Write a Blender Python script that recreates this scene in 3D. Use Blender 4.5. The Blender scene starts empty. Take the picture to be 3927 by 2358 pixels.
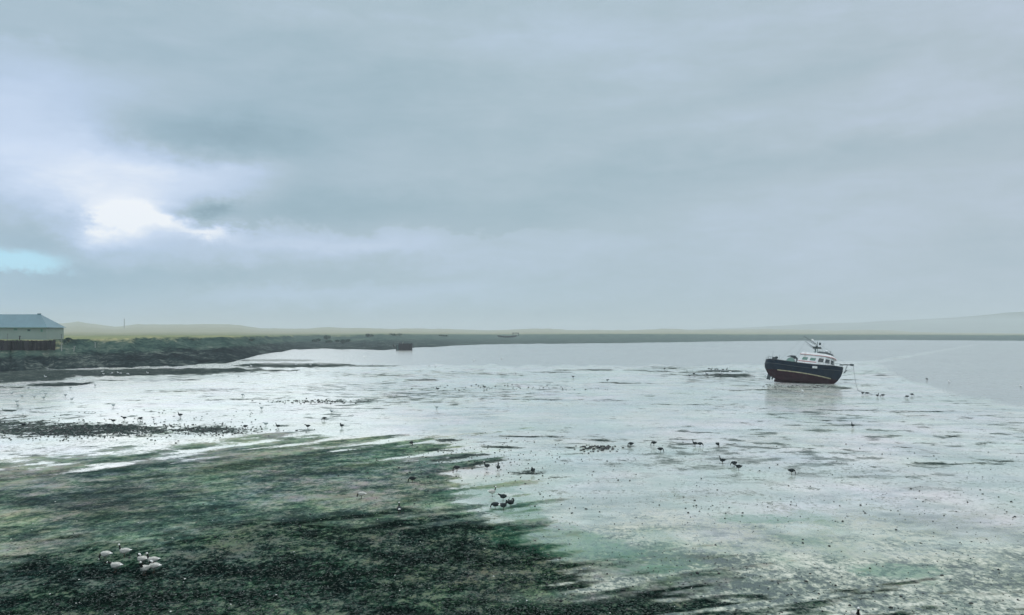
import bpy, bmesh, math, random
import numpy as np
from mathutils import Vector, Matrix, Euler

PI = math.pi
sc = bpy.context.scene
COL = sc.collection
rnd = random.Random(7)

# ------------------------------------------------------------------ camera
F, CX, HY, CAMZ = 3054.0, 1963.5, 1278.0, 10.0     # focal length and horizon in photo pixels, eye height
cam_d = bpy.data.cameras.new('camera')
cam = bpy.data.objects.new('camera', cam_d)
COL.objects.link(cam)
cam.location = (0, 0, CAMZ)
cam.rotation_euler = (PI/2, 0, 0)
cam_d.sensor_width = 36.0
cam_d.lens = F/3927*36
cam_d.shift_y = (HY-1179)/3927
cam_d.clip_start = 0.5
cam_d.clip_end = 30000
sc.camera = cam

sc.view_settings.view_transform = 'Standard'
sc.view_settings.look = 'None'
sc.view_settings.exposure = 0.0
sc.view_settings.gamma = 1.0
sc.render.engine = 'CYCLES'
sc.cycles.volume_bounces = 1
sc.cycles.max_bounces = 6
sc.cycles.use_denoising = True


def at(px, py, z=0.0):
    """ground point (at height z) seen at a photo position"""
    D = (CAMZ-z)*F/(py-HY)
    return Vector(((px-CX)/F*D, D, z))


def atD(px, py, D):
    return Vector(((px-CX)/F*D, D, CAMZ-(py-HY)*D/F))


# ------------------------------------------------------------------ node maths
class X:
    """a float socket with arithmetic"""
    def __init__(s, g, v): s.g, s.v = g, v
    def _b(s, op, o, rev=False, third=None):
        n = s.g.nodes.new('ShaderNodeMath'); n.operation = op
        a, b = (o, s) if rev else (s, o)
        for i, q in enumerate((a, b)):
            if q is None: continue
            if isinstance(q, X): s.g.links.new(q.v, n.inputs[i])
            else: n.inputs[i].default_value = float(q)
        return X(s.g, n.outputs[0])
    def __add__(s, o): return s._b('ADD', o)
    __radd__ = __add__
    def __sub__(s, o): return s._b('SUBTRACT', o)
    def __rsub__(s, o): return s._b('SUBTRACT', o, True)
    def __mul__(s, o): return s._b('MULTIPLY', o)
    __rmul__ = __mul__
    def __truediv__(s, o): return s._b('DIVIDE', o)
    def max(s, o): return s._b('MAXIMUM', o)
    def min(s, o): return s._b('MINIMUM', o)
    def sqrt(s): return s._b('SQRT', None)
    def exp(s): return s._b('EXPONENT', None)
    def atan2(s, o): return s._b('ARCTAN2', o)
    def sin(s): return s._b('SINE', None)
    def abs(s): return s._b('ABSOLUTE', None)
    def smooth(s, a, b, lo=0.0, hi=1.0):
        n = s.g.nodes.new('ShaderNodeMapRange'); n.interpolation_type = 'SMOOTHSTEP'
        s.g.links.new(s.v, n.inputs[0])
        for i, q in enumerate((a, b, lo, hi)):
            n.inputs[i+1].default_value = q
        return X(s.g, n.outputs[0])
    def clamp(s): return s.max(0.0).min(1.0)


class Vn:
    """a vector socket"""
    def __init__(s, g, v): s.g, s.v = g, v
    def sep(s):
        n = s.g.nodes.new('ShaderNodeSeparateXYZ'); s.g.links.new(s.v, n.inputs[0])
        return [X(s.g, n.outputs[i]) for i in range(3)]


def comb(g, *xs):
    n = g.nodes.new('ShaderNodeCombineXYZ')
    for i, q in enumerate(xs):
        if isinstance(q, X): g.links.new(q.v, n.inputs[i])
        else: n.inputs[i].default_value = q
    return Vn(g, n.outputs[0])


def noise(g, vec, scale, detail=4, rough=0.55, dist=0.0, color=False):
    n = g.nodes.new('ShaderNodeTexNoise')
    n.inputs['Scale'].default_value = scale
    n.inputs['Detail'].default_value = detail
    n.inputs['Roughness'].default_value = rough
    n.inputs['Distortion'].default_value = dist
    g.links.new(vec.v, n.inputs['Vector'])
    if color: return n.outputs['Color']
    return X(g, n.outputs['Fac'])


def mixc(g, fac, a, b, mode='MIX'):
    n = g.nodes.new('ShaderNodeMix'); n.data_type = 'RGBA'; n.blend_type = mode; n.clamp_factor = True
    if isinstance(fac, X): g.links.new(fac.v, n.inputs[0])
    else: n.inputs[0].default_value = fac
    for i, q in ((6, a), (7, b)):
        if isinstance(q, (tuple, list)): n.inputs[i].default_value = (*q[:3], 1)
        else: g.links.new(q, n.inputs[i])
    return n.outputs[2]


def ramp(g, x, stops):
    n = g.nodes.new('ShaderNodeValToRGB'); e = n.color_ramp.elements
    while len(e) < len(stops): e.new(0.5)
    for el, (p, c) in zip(e, stops):
        el.position = p; el.color = (*c, 1)
    g.links.new(x.v, n.inputs[0])
    return n.outputs[0]


def s2l(r, gg, b):
    f = lambda c: (c/255/12.92) if c <= 10 else ((c/255+.055)/1.055)**2.4
    return (f(r), f(gg), f(b))


def new_mat(name):
    m = bpy.data.materials.new(name); m.use_nodes = True
    g = m.node_tree
    b = g.nodes['Principled BSDF']
    return m, g, b


def wobj(g):
    n = g.nodes.new('ShaderNodeTexCoord'); return Vn(g, n.outputs['Object'])


def wpos(g):
    n = g.nodes.new('ShaderNodeNewGeometry'); return Vn(g, n.outputs['Position'])


# ------------------------------------------------------------------ sky
SUN_AZ, SUN_EL = math.radians(-27), math.radians(24)
world = bpy.data.worlds.new('World'); sc.world = world
world.use_nodes = True
g = world.node_tree
bg = g.nodes['Background']
tc = g.nodes.new('ShaderNodeTexCoord')
dx, dy, dz = Vn(g, tc.outputs['Generated']).sep()
hh = (dx*dx+dy*dy).sqrt().max(0.03)
az = dx.atan2(dy)
tt = (dz/hh).min(2.5)
nv = comb(g, az, tt*2.2, 0.0)
n1 = noise(g, nv, 3.2, 6, 0.55)-0.5
n2 = noise(g, comb(g, az, tt*2.2, 5.0), 9.0, 5, 0.6)-0.5
n3 = noise(g, comb(g, az*0.7, tt*3.0, 9.0), 5.0, 7, 0.62)-0.5
n4 = noise(g, comb(g, az, tt*1.6, 15.0), 30.0, 5, 0.65)-0.5
aw = az+n1*0.10+n2*0.070+n4*0.035
tw = tt+n2*0.050+n1*0.030+n4*0.026


def blob(X0, Y0, sx, sy, amp, tilt=0.0, w=1.0):
    a0 = math.atan((X0-CX)/F); t0 = (HY-Y0)/F*math.cos(a0)
    ax = (az+(aw-az)*w)-a0; ty = (tt+(tw-tt)*w)-t0
    c, s_ = math.cos(tilt), math.sin(tilt)
    u = (ax*c+ty*s_)/(sx/F); v = (ty*c-ax*s_)/(sy/F)
    return (0.0-(u*u+v*v)).exp()*amp


n5 = noise(g, comb(g, az*0.8, tt*2.6, 23.0), 11.0, 6, 0.6, 0.6)-0.5
b = X(g, (n3*0.50+n5*0.34+n4*0.10+n2*0.10).v)
for args in [
    (100, 120, 700, 170, -0.10), (40, 480, 430, 230, 0.46), (250, 700, 420, 150, 0.26),
    (690, 500, 330, 80, -0.34), (620, 660, 330, 90, 0.32), (1050, 560, 250, 130, -0.10),
    (500, 790, 260, 90, 0.34), (480, 850, 130, 60, 0.70), (600, 815, 170, 38, 0.36), (400, 915, 120, 45, 0.35), (850, 880, 95, 26, 0.75), (700, 850, 100, 45, 0.40),
    (815, 795, 75, 42, -0.85), (345, 845, 60, 30, -0.3), (150, 860, 220, 70, -0.22), (60, 980, 260, 45, -0.05),
    (1350, 790, 480, 95, -0.30), (1000, 830, 200, 50, -0.18), (1250, 935, 450, 32, 0.20, -0.03),
    (1300, 400, 700, 260, -0.16), (480, 1060, 480, 50, -0.20), (1250, 1040, 330, 45, -0.10),
    (1300, 1130, 600, 50, 0.14), (300, 1140, 400, 50, 0.10),
    (2150, 830, 500, 90, -0.12, 0.25), (2400, 640, 600, 90, -0.10, 0.18), (3250, 600, 700, 75, -0.16, 0.10),
    (3200, 800, 700, 150, 0.12), (2350, 1050, 700, 120, 0.07), (3750, 960, 180, 50, -0.10),
    (2250, 130, 400, 180, 0.10), (3700, 120, 500, 260, 0.09), (3000, 330, 700, 60, -0.06, 0.15), (2700, 480, 700, 70, 0.07, 0.15),
    (3300, 480, 500, 60, 0.06, 0.1)]:
    b = b+blob(*args)


def shelf(Y0, x0, x1, depth, amp):
    # ragged underside of a cloud bank: brighter just below it, fading downwards
    t0 = (HY-Y0)/F; a0 = math.atan((x0-CX)/F); a1 = math.atan((x1-CX)/F)
    d = (t0-(tt+(tw-tt)*1.5))*F
    return d.smooth(-14, 16)*(1.0-d.smooth(20, depth))*aw.smooth(a0-.05, a0+.05)*(1.0-aw.smooth(a1-.15, a1+.15))*amp


b = b+shelf(885, 900, 2250, 230, 0.22)+shelf(1085, 780, 1700, 130, 0.13)+shelf(330, -200, 420, 500, 0.12)
for args in [(740, 720, 260, 90, 0.22), (900, 700, 120, 70, 0.08), (700, 510, 260, 60, -0.12), (650, 960, 330, 50, 0.20), (240, 925, 130, 40, -0.22), (1000, 600, 300, 60, -0.10), (450, 1010, 200, 30, 0.12), (350, 1130, 240, 30, -0.16), (870, 1060, 120, 50, -0.12)]:
    b = b+blob(*args)
b = b*1.10+tt.smooth(0.40, 0.95)*0.85
cloud = ramp(g, b*0.5+0.42, [
    (0.0, s2l(126, 154, 167)), (0.25, s2l(155, 180, 192)), (0.42, s2l(172, 192, 204)),
    (0.60, s2l(188, 206, 226)), (0.78, s2l(208, 222, 240)), (1.0, s2l(249, 251, 252))])
# warmer, slightly lilac air towards the right
cloud = mixc(g, az.smooth(0.0, 0.6)*0.55, cloud, mixc(g, 1.0, cloud, (1.10, 1.0, 0.985), 'MULTIPLY'))
cloud = mixc(g, az.smooth(-0.55, 0.05, 1.0, 0.0)*(1.0-tt.smooth(0.2, 0.5)), cloud, mixc(g, 1.0, cloud, (0.975, 1.0, 1.055), 'MULTIPLY'))
cloud = mixc(g, tt.smooth(0.40, 0.9), cloud, mixc(g, 1.0, cloud, (1.03, 1.01, 0.94), 'MULTIPLY'))
cloud = mixc(g, blob(120, 1080, 380, 150, 0.9).clamp(), cloud, mixc(g, 1.0, cloud, (0.93, 1.0, 1.05), 'MULTIPLY'))
cloud = mixc(g, blob(800, 1150, 1500, 110, 0.5).clamp(), cloud, mixc(g, 1.0, cloud, (0.95, 1.03, 1.03), 'MULTIPLY'))
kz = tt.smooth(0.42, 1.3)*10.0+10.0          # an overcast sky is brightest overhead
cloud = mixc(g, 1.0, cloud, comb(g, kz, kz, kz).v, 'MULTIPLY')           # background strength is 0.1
sky = g.nodes.new('ShaderNodeTexSky'); sky.sky_type = 'NISHITA'; sky.sun_disc = False
sky.sun_elevation = SUN_EL; sky.sun_rotation = SUN_AZ
clear = mixc(g, 1.0, sky.outputs[0], (2.0, 2.35, 2.3), 'MULTIPLY')
clear = mixc(g, 0.98, clear, (3.7, 7.0, 9.2))
gap = (blob(20, 998, 225, 50, 1.2, 0.0, 0.9)+n4*1.1+n2*0.8).smooth(0.30, 1.0)
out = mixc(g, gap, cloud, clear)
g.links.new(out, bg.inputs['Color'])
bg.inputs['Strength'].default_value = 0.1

sun_d = bpy.data.lights.new('sun', 'SUN'); sun_d.energy = 0.5*0.84; sun_d.angle = math.radians(50)
sun_d.color = (1.0, 0.97, 0.92)
sun = bpy.data.objects.new('sun', sun_d); COL.objects.link(sun)
sd = Vector((math.sin(SUN_AZ)*math.cos(SUN_EL), math.cos(SUN_AZ)*math.cos(SUN_EL), math.sin(SUN_EL)))
sun.rotation_euler = sd.to_track_quat('Z', 'Y').to_euler()
sun.location = (0, 0, 90)


# ------------------------------------------------------------------ object helpers
def tag(o, label=None, cat=None, group=None, kind=None):
    if label: o['label'] = label
    if cat: o['category'] = cat
    if group: o['group'] = group
    if kind: o['kind'] = kind
    return o


def thing(name, label, cat, loc=(0, 0, 0), rot=(0, 0, 0), group=None):
    o = bpy.data.objects.new(name, None); COL.objects.link(o)
    o.location = loc; o.rotation_euler = rot; o.empty_display_size = 0.3
    return tag(o, label, cat, group)


def obj(name, bm, mats, parent=None, smooth=False):
    me = bpy.data.meshes.new(name)
    if isinstance(bm, bmesh.types.BMesh):
        bmesh.ops.recalc_face_normals(bm, faces=bm.faces)
        bm.to_mesh(me); bm.free()
    else:
        me.from_pydata(*bm)
    if not isinstance(mats, (list, tuple)): mats = [mats]
    for m in mats: me.materials.append(m)
    if smooth:
        me.polygons.foreach_set('use_smooth', [True]*len(me.polygons))
    o = bpy.data.objects.new(name, me); COL.objects.link(o)
    if parent: o.parent = parent
    return o


def box(bm, c, s, rot=None, taper=1.0, mi=0):
    vs = []
    for z in (-.5, .5):
        k = taper if z > 0 else 1.0
        for x, y in ((-.5, -.5), (.5, -.5), (.5, .5), (-.5, .5)):
            v = Vector((x*s[0]*k, y*s[1]*k, z*s[2]))
            if rot: v = rot @ v
            vs.append(bm.verts.new(v+Vector(c)))
    for f in ((0, 3, 2, 1), (4, 5, 6, 7), (0, 1, 5, 4), (1, 2, 6, 5), (2, 3, 7, 6), (3, 0, 4, 7)):
        fc = bm.faces.new([vs[i] for i in f]); fc.material_index = mi


def tube(bm, pts, radii, seg=6, flat=(1, 1), mi=0, mis=None, up=Vector((0, 1, 0))):
    """tube through points; radii are numbers or (side, normal) pairs"""
    pts = [Vector(p) for p in pts]; rings = []
    n = len(pts)
    for i, p in enumerate(pts):
        t = (pts[min(i+1, n-1)]-pts[max(i-1, 0)]).normalized()
        u = up if abs(t.dot(up)) < 0.95 else Vector((1, 0, 0))
        side = (u-t*u.dot(t)).normalized(); nor = t.cross(side)
        r = radii[i] if isinstance(radii, (list, tuple)) else radii
        ra, rb = r if isinstance(r, (list, tuple)) else (r, r)
        rings.append([bm.verts.new(p+side*math.cos(2*PI*k/seg)*ra*flat[0]+nor*math.sin(2*PI*k/seg)*rb*flat[1]) for k in range(seg)])
    for i in range(n-1):
        for k in range(seg):
            f = bm.faces.new((rings[i][k], rings[i][(k+1) % seg], rings[i+1][(k+1) % seg], rings[i+1][k]))
            f.material_index = mis[i] if mis else mi
    a = bm.faces.new(rings[0][::-1]); a.material_index = mis[0] if mis else mi
    b_ = bm.faces.new(rings[-1]); b_.material_index = mis[-1] if mis else mi


def ball(bm, c, r, rot=None, sub=2, mi=0):
    M = Matrix.Translation(c) @ (rot.to_4x4() if rot else Matrix.Identity(4)) @ Matrix.Diagonal((*(r if hasattr(r, '__len__') else (r, r, r)), 1))
    res = bmesh.ops.create_icosphere(bm, subdivisions=sub, radius=1, matrix=M)
    for v in res['verts']:
        for f in v.link_faces: f.material_index = mi


def plain(name, col, rough=0.6, var=0.25, scale=3.0, spec=0.4, bump=0.0, metal=0.0):
    """one real-world colour with weathering noise"""
    m, g, bs = new_mat(name)
    v = wobj(g)
    n = noise(g, v, scale, 6, 0.65)
    n_b = noise(g, v, scale*6, 4, 0.6)
    lo = tuple(c*(1-var) for c in col); hi = tuple(min(1, c*(1+var)) for c in col)
    c = ramp(g, n*0.75+n_b*0.25, [(0.3, lo), (0.7, hi)])
    g.links.new(c, bs.inputs['Base Color'])
    bs.inputs['Roughness'].default_value = rough
    bs.inputs['Specular IOR Level'].default_value = spec
    bs.inputs['Metallic'].default_value = metal
    if bump:
        bn = g.nodes.new('ShaderNodeBump'); bn.inputs['Strength'].default_value = bump
        bn.inputs['Distance'].default_value = 0.05
        g.links.new(n_b.v, bn.inputs['Height']); g.links.new(bn.outputs[0], bs.inputs['Normal'])
    return m


# value noise for masks (numpy, world coordinates)
def vnoise(x, y, seed=0):
    xi = np.floor(x).astype(np.int64); yi = np.floor(y).astype(np.int64)
    fx = x-xi; fy = y-yi
    fx = fx*fx*(3-2*fx); fy = fy*fy*(3-2*fy)
    def h(a, b):
        v = (a*374761393+b*668265263+seed*974634777) & 0xffffffff
        v = ((v ^ (v >> 13))*1274126177) & 0xffffffff
        return ((v ^ (v >> 16)) & 0xffff)/65535.0
    return (h(xi, yi)*(1-fx)+h(xi+1, yi)*fx)*(1-fy)+(h(xi, yi+1)*(1-fx)+h(xi+1, yi+1)*fx)*fy


def fbm(x, y, seed=0, oct=4):
    s = 0; a = 0.5; t = 0
    for o in range(oct):
        s = s+a*vnoise(x, y, seed+o); t += a; a *= .55; x = x*2.03+11.3; y = y*2.03+7.1
    return s/t


def sstep(a, b, x):
    t = np.clip((x-a)/(b-a), 0, 1); return t*t*(3-2*t)


def grid_mesh(name, P, mat, attrs=None, smooth=True):
    """P: (rows, cols, 3)"""
    r, c, _ = P.shape
    idx = np.arange(r*c).reshape(r, c)
    q = np.stack([idx[:-1, :-1], idx[:-1, 1:], idx[1:, 1:], idx[1:, :-1]], -1).reshape(-1, 4)
    me = bpy.data.meshes.new(name)
    me.vertices.add(r*c); me.vertices.foreach_set('co', P.reshape(-1).astype(np.float32))
    me.loops.add(q.size); me.loops.foreach_set('vertex_index', q.reshape(-1).astype(np.int32))
    me.polygons.add(len(q)); me.polygons.foreach_set('loop_start', (np.arange(len(q))*4).astype(np.int32))
    me.update(calc_edges=True)
    me.validate()
    me.polygons.foreach_set('use_smooth', [smooth]*len(me.polygons))
    for k, A in (attrs or {}).items():
        at_ = me.attributes.new(k, 'FLOAT_COLOR', 'POINT')
        B = np.ones((r*c, 4), np.float32); B[:, :A.shape[-1]] = A.reshape(r*c, -1)
        at_.data.foreach_set('color', B.reshape(-1))
    me.materials.append(mat)
    o = bpy.data.objects.new(name, me); COL.objects.link(o)
    return o


# ------------------------------------------------------------------ mudflat (the ground sheet)
ys = np.concatenate([[1279.3, 1280, 1281, 1283, 1286, 1290, 1296], np.arange(1301, 1800, 2.5), np.arange(1800, 2400, 5.0),
                     [2420, 2480, 2600, 2800, 3200, 4500, 8000]])
xs = np.concatenate([[-16000, -9000, -5000, -2500, -1200, -600], np.arange(-300, 4240, 9.0), [4500, 5200, 6500, 9000, 13000, 20000]])
PX, PY = np.meshgrid(xs, ys)
DD = CAMZ*F/(PY-HY)
WX = (PX-CX)/F*DD
WY = DD


def ell(x0, y0, sx, sy, tilt=0.0, edge=0.5, wob=0.35, seed=3):
    """soft-edged patch, given by where it lies on the flat"""
    c, s = math.cos(tilt), math.sin(tilt)
    u = ((PX-x0)*c+(PY-y0)*s)/sx; v = ((PY-y0)*c-(PX-x0)*s)/sy
    n = fbm(PX/38., PY/6.0, seed, 4)-0.5
    d = np.sqrt(u*u+v*v)+n*2*wob
    return 1-sstep(1-edge, 1+edge, d)


yb = np.interp(PX, [-300, 0, 300, 600, 900, 1350, 1500, 1700, 1850, 2000, 2100, 2250, 2450, 2800, 3300, 3927, 4300],
               [1800, 1765, 1738, 1705, 1688, 1690, 1705, 1770, 1850, 1925, 2010, 2110, 2210, 2290, 2310, 2325, 2330])
wb = np.interp(PX, [0, 1300, 1700, 2000, 2300, 3927], [95, 62, 95, 190, 270, 100])
ca, sa = math.cos(math.radians(40)), math.sin(math.radians(40))
U = WX*ca+WY*sa; V = -WX*sa+WY*ca
strk = fbm(U/26., V/5.0, 21, 4)-0.5
strk2 = fbm(PX/170., PY/22.0, 31, 4)-0.5
strk3 = fbm((PX*1.0+PY*1.5)/260., (PY+PX*0.12)/17., 33, 4)-.5
alg = sstep(-1, 1, (PY-yb)/wb+strk*2.0+strk2*1.5+strk3*np.interp(PX, [0, 1200, 1500, 1900, 2200, 3927], [1.7, 2.2, 3.8, 4.2, 2.4, 1.6]))
# how dark the weed is (thick weed in the foreground)
yd = np.interp(PX, [-300, 0, 350, 700, 1100, 1500, 1800, 2050, 2300, 2700, 3100, 3600, 3927, 4300],
               [2190, 2170, 2070, 2040, 2000, 1985, 1960, 2090, 2230, 2290, 2330, 2335, 2340, 2350])
deep = sstep(-1, 1, (PY-yd)/85.+strk2*1.6+strk3*2.6)
deep = np.maximum(deep, 0.42*ell(480, 1915, 330, 55, -0.1, .6))
deep = np.maximum(deep, 0.55*ell(900, 1790, 260, 18, -0.13, .6))
deep = np.maximum(deep, 0.55*ell(1300, 1800, 300, 16, -0.11, .6))
deep = np.maximum(deep, 0.5*ell(1250, 1740, 300, 12, -0.10, .6))
deep = np.maximum(deep, 0.5*ell(400, 1800, 330, 14, -0.08, .6))
deep = np.maximum(deep, 0.45*ell(1650, 1900, 180, 14, -0.15, .6))
deep = deep*(1-0.6*ell(2150, 2290, 260, 30, 0, .6))
# kelp and bare dark mud bars
kelp = np.zeros_like(PX)
for e in [(450, 1429, 640, 14, -0.016, .25, .30), (60, 1442, 300, 26, -0.03, .3, .2), (1130, 1401, 250, 9, 0.0, .35, .35), (1420, 1404, 140, 4, 0, .5, .4), (1050, 1382, 190, 4.5, 0, .5, .3),
          (230, 1474, 150, 7, -0.03, .4, .5), (20, 1484, 110, 5, 0, .5, .5), (430, 1459, 70, 3, 0, .5, .5), (720, 1457, 60, 3, 0, .5, .5),
          (15, 1574, 60, 4, 0, .5, .5), (1640, 1458, 60, 5, 0, .5, .5), (1590, 1457, 60, 4, 0, .5, .5),
          (2270, 1419, 90, 4, 0, .5, .5), (2120, 1428, 80, 3, 0, .6, .5), (2160, 1420, 50, 2.5, 0, .6, .5), (2440, 1420, 50, 2, 0, .6, .5), (2530, 1424, 70, 2.5, 0, .6, .5),
          (2570, 1438, 60, 2, 0, .6, .5), (2400, 1469, 130, 3, 0.02, .6, .5), (2590, 1412, 70, 2, 0, .6, .5), (2640, 1428, 60, 2.5, 0, .6, .5), (2760, 1424, 90, 4, 0, .4, .4), (2790, 1440, 90, 7, 0, .4, .5), (2670, 1440, 60, 3, 0, .6, .5),
          (2850, 1478, 75, 4, 0, .9, .5), (2640, 1463, 40, 3, 0, .9, .5), (2950, 1495, 260, 5, 0.0, .9, .5), (3060, 1534, 60, 3, 0, .9, .5),
          (3380, 1440, 28, 3.5, 0, .5, .3), (3260, 1456, 40, 2.5, 0, .5, .3), (3330, 1480, 45, 5, 0, .8, .6), (3230, 1487, 45, 5, 0.1, .5, .6),
          (3660, 1672, 40, 5, 0.06, .7, .4), (3450, 1712, 45, 4, 0.08, .8, .5), (3830, 1700, 130, 5, 0.03, .9, .5), (3900, 1740, 40, 3, 0, .5, .5),
          (2060, 1674, 160, 3.5, 0.02, .7, .5), (2230, 1684, 120, 2.5, 0.03, .7, .5), (1810, 1672, 40, 3, 0.0, .7, .5), (2350, 1692, 220, 3, 0.03, .9, .5), (2720, 1703, 120, 2.5, 0.0, .9, .5), (3090, 1722, 100, 2.5, -0.01, .9, .5),
          (2090, 1533, 130, 3, 0.02, .9, .5), (2340, 1536, 120, 3, 0.02, .9, .5), (2030, 1530, 300, 2, 0.01, .9, .5), (2700, 1552, 600, 2, 0.01, 1.0, .5), (3480, 1577, 300, 4, 0.01, 1.1, .5), (1860, 1520, 200, 2, 0.01, .9, .5),
          (950, 1530, 220, 4, -0.03, .8, .5), (1300, 1540, 150, 4, 0.0, 1.0, .9), (750, 1497, 220, 6, -0.03, 1.0, .6), (500, 1535, 90, 3, 0, .8, .6), (1500, 1440, 250, 10, 0.01, 1.2, .9), (1800, 1432, 220, 7, 0.02, 1.2, .9),
          (1930, 1715, 90, 6, 0.03, .6, .5), (1720, 1688, 55, 8, 0, .6, .6), (1690, 1725, 60, 8, 0, .6, .6), (1730, 1760, 110, 12, -0.05, .6, .6), (1830, 1745, 60, 6, 0, .6, .6), (1870, 1772, 70, 7, -0.08, .6, .5), (2020, 1812, 70, 10, 0, .6, .6), (2140, 1828, 60, 5, 0, .7, .5),
          (2300, 1717, 40, 7, 0, .6, .9), (2170, 1715, 60, 4, 0, .7, .9), (3580, 1775, 90, 6, 0.03, 1.1, .8), (3350, 1790, 90, 6, 0.0, 1.1, .8), (3830, 1770, 140, 10, 0, 1.1, .8), (3250, 1740, 100, 6, 0.03, 1.1, .7), (3150, 1612, 90, 5, 0.1, 1.1, .7)]:
    k = e[7] if len(e) > 7 else 3
    kelp = np.maximum(kelp, ell(*e[:5], edge=e[5], wob=e[6], seed=41)*(1 if e[5] < .45 else (.72 if e[5] < .65 else .58)))
soft = np.zeros_like(PX)           # weak drier mud patches
for e in [(700, 1500, 330, 8, -0.03, 1.0, .5), (1000, 1640, 260, 8, -0.06, .8, .4), (700, 1668, 320, 8, -0.06, .8, .4), (330, 1705, 620, 38, -0.05, .7, .4), (900, 1685, 400, 14, -.05, .8, .4),
          (3500, 1990, 500, 55, 0.03, 1.2, .6), (3000, 2080, 380, 34, 0.0, 1.2, .6), (2500, 2020, 300, 20, 0, 1.2, .7), (3600, 2140, 500, 28, 0.05, 1.2, .7), (2700, 2150, 400, 30, 0, 1.2, .7),
          (3700, 1850, 300, 26, 0.0, 1.2, .6), (3300, 1810, 320, 22, 0, 1.2, .7), (2700, 1900, 300, 22, 0, 1.2, .7), (2600, 1775, 300, 18, 0, 1.2, .7), (3750, 2230, 300, 26, 0.05, 1.2, .7)]:
    soft = np.maximum(soft, ell(*e[:5], edge=e[5], wob=e[6], seed=57))
rocky = np.maximum(ell(350, 1648, 360, 26, 0.0, .5, .5), np.maximum(ell(40, 1640, 160, 34, 0, .6, .6), ell(800, 1650, 150, 16, 0, .8, .6)))
# the bay: ruffled water towards the far shore and on the right
water = sstep(-1, 1, (np.interp(PX+(fbm(PX/90., PY/25., 71)-.5)*60, [-300, 900, 1000, 1500, 2000, 2600, 2900, 3330, 3380, 3500, 3650, 3927, 4300],
                                [1300, 1340, 1395, 1400, 1402, 1404, 1400, 1388, 1412, 1462, 1512, 1562, 1630])-PY+(fbm(PX/70., PY*0, 73)-.5)*22)/np.interp(PX, [3250, 3600], [4.0, 14.0]))
shoal = np.zeros_like(PX)          # the pale shallow spit in the bay
for i in range(6):
    f = i/5.; shoal = np.maximum(shoal, ell(3340+f*330, 1392-f*58, 70, 7-4*f, -0.17, .8, .7, 61)*(1-.5*f))
shoal = np.maximum(shoal, ell(3310, 1410, 100, 14, 0, .6, .3, 61))
water = water*(1-shoal*.6)*.9
yy = np.clip((PY-1700)/600, 0, 1)
film = 1-0.82*sstep(1760, 2240, PY+strk2*260+(2500-PX)*0.03)
Zm = 0.10*np.clip(kelp, 0, 1)*sstep(1500, 1400, PY)+0.05*(fbm(WX/3., WY/3., 77)-.5)*alg
A1 = np.stack([alg, deep, kelp], -1)
A2 = np.stack([film, soft, water], -1)
gr = np.zeros_like(PX)
for e in [(2150, 2080, 260, 60, .1, .9, .5), (2350, 2120, 160, 30, 0, .9, .6), (1980, 1960, 120, 40, .2, .9, .6), (1720, 1770, 140, 24, -.1, .9, .6), (1850, 1880, 160, 30, -.1, .9, .6), (2500, 2180, 120, 16, 0, .9, .6), (3450, 2190, 160, 24, 0, 1, .6), (2900, 1990, 160, 16, 0, 1, .6)]:
    gr = np.maximum(gr, ell(*e[:5], edge=e[5], wob=e[6], seed=91))
A3 = np.stack([rocky, gr, rocky*0], -1)
P = np.stack([WX, WY, Zm], -1)

mud, g, bs = new_mat('wet_mud')


def attr(g, name):
    n = g.nodes.new('ShaderNodeAttribute'); n.attribute_name = name
    return Vn(g, n.outputs['Vector']).sep()


a_alg, a_deep, a_kelp = attr(g, 'm1'); a_film, a_soft, a_water = attr(g, 'm2'); a_rock, _, _ = attr(g, 'm3')
px_, py_, pz_ = wpos(g).sep()
c40, s40 = math.cos(math.radians(40)), math.sin(math.radians(40))
u = px_*c40+py_*s40; v = py_*c40-px_*s40
logd = (px_*px_+py_*py_).sqrt()
# streaks: long tidal ones, plus short ones whose size follows the ripples
nA = (noise(g, comb(g, u*0.10, v*0.32, 0), 1.0, 7, 0.62)-0.5)*2.1
nB = (noise(g, comb(g, px_*0.10, py_*0.20, 3), 1.0, 8, 0.66)-0.5)*2.6
nC = (noise(g, comb(g, px_*0.55, py_*0.55, 7), 1.0, 6, 0.65)-0.5)*2.9
nD = (noise(g, comb(g, px_*3.2, py_*2.2, 2), 1.0, 5, 0.7)-0.5)*3.4
nE = (noise(g, comb(g, px_*0.03, py_*0.018, 12), 1.0, 6, 0.65)-0.5)*2.1
nF = (noise(g, comb(g, px_*10., py_*6., 2), 1.0, 3, 0.7)-0.5)*3.4
far = logd.smooth(110, 230)
near_w = (1.0-a_film).smooth(0.1, 0.8)
nG = (noise(g, comb(g, px_*0.30, py_*0.42, 77), 1.0, 5, 0.62)-0.5)*2.1
m_dash = ((nG+nE*0.6+nC*0.25).smooth(0.12, 0.34))*(1.0-a_water)*logd.smooth(40, 75)
m_alg = (a_alg+(nA*0.9+nB*0.45+nC*0.30+nD*0.22)*(a_alg.smooth(0.0, 0.25)*(1.0-a_alg*0.35)+0.12)).smooth(0.30, 0.70)
m_deep = (a_deep+(nA*0.9+nB*0.6+nC*0.3+nD*0.2)*0.75).smooth(0.22, 0.80)
m_kelp = (a_kelp*0.95+(nG*0.8+nC*0.5+nD*0.3)*a_kelp.smooth(0.02, 0.3)).smooth(0.26, 0.72)
m_rock = (a_rock*0.9+(nC*0.9+nD*0.8)*a_rock.smooth(0.02, 0.3)).smooth(0.38, 0.66)
spk = (a_soft*0.30+nB*0.5+nC*0.55+nD*0.6+nE*0.35+0.02)
m_speck = spk.smooth(0.18, 0.62)*(1.0-a_water)
tint = noise(g, comb(g, px_*0.14, py_*0.10, 31), 1.0, 5, 0.6, color=True)
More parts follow.
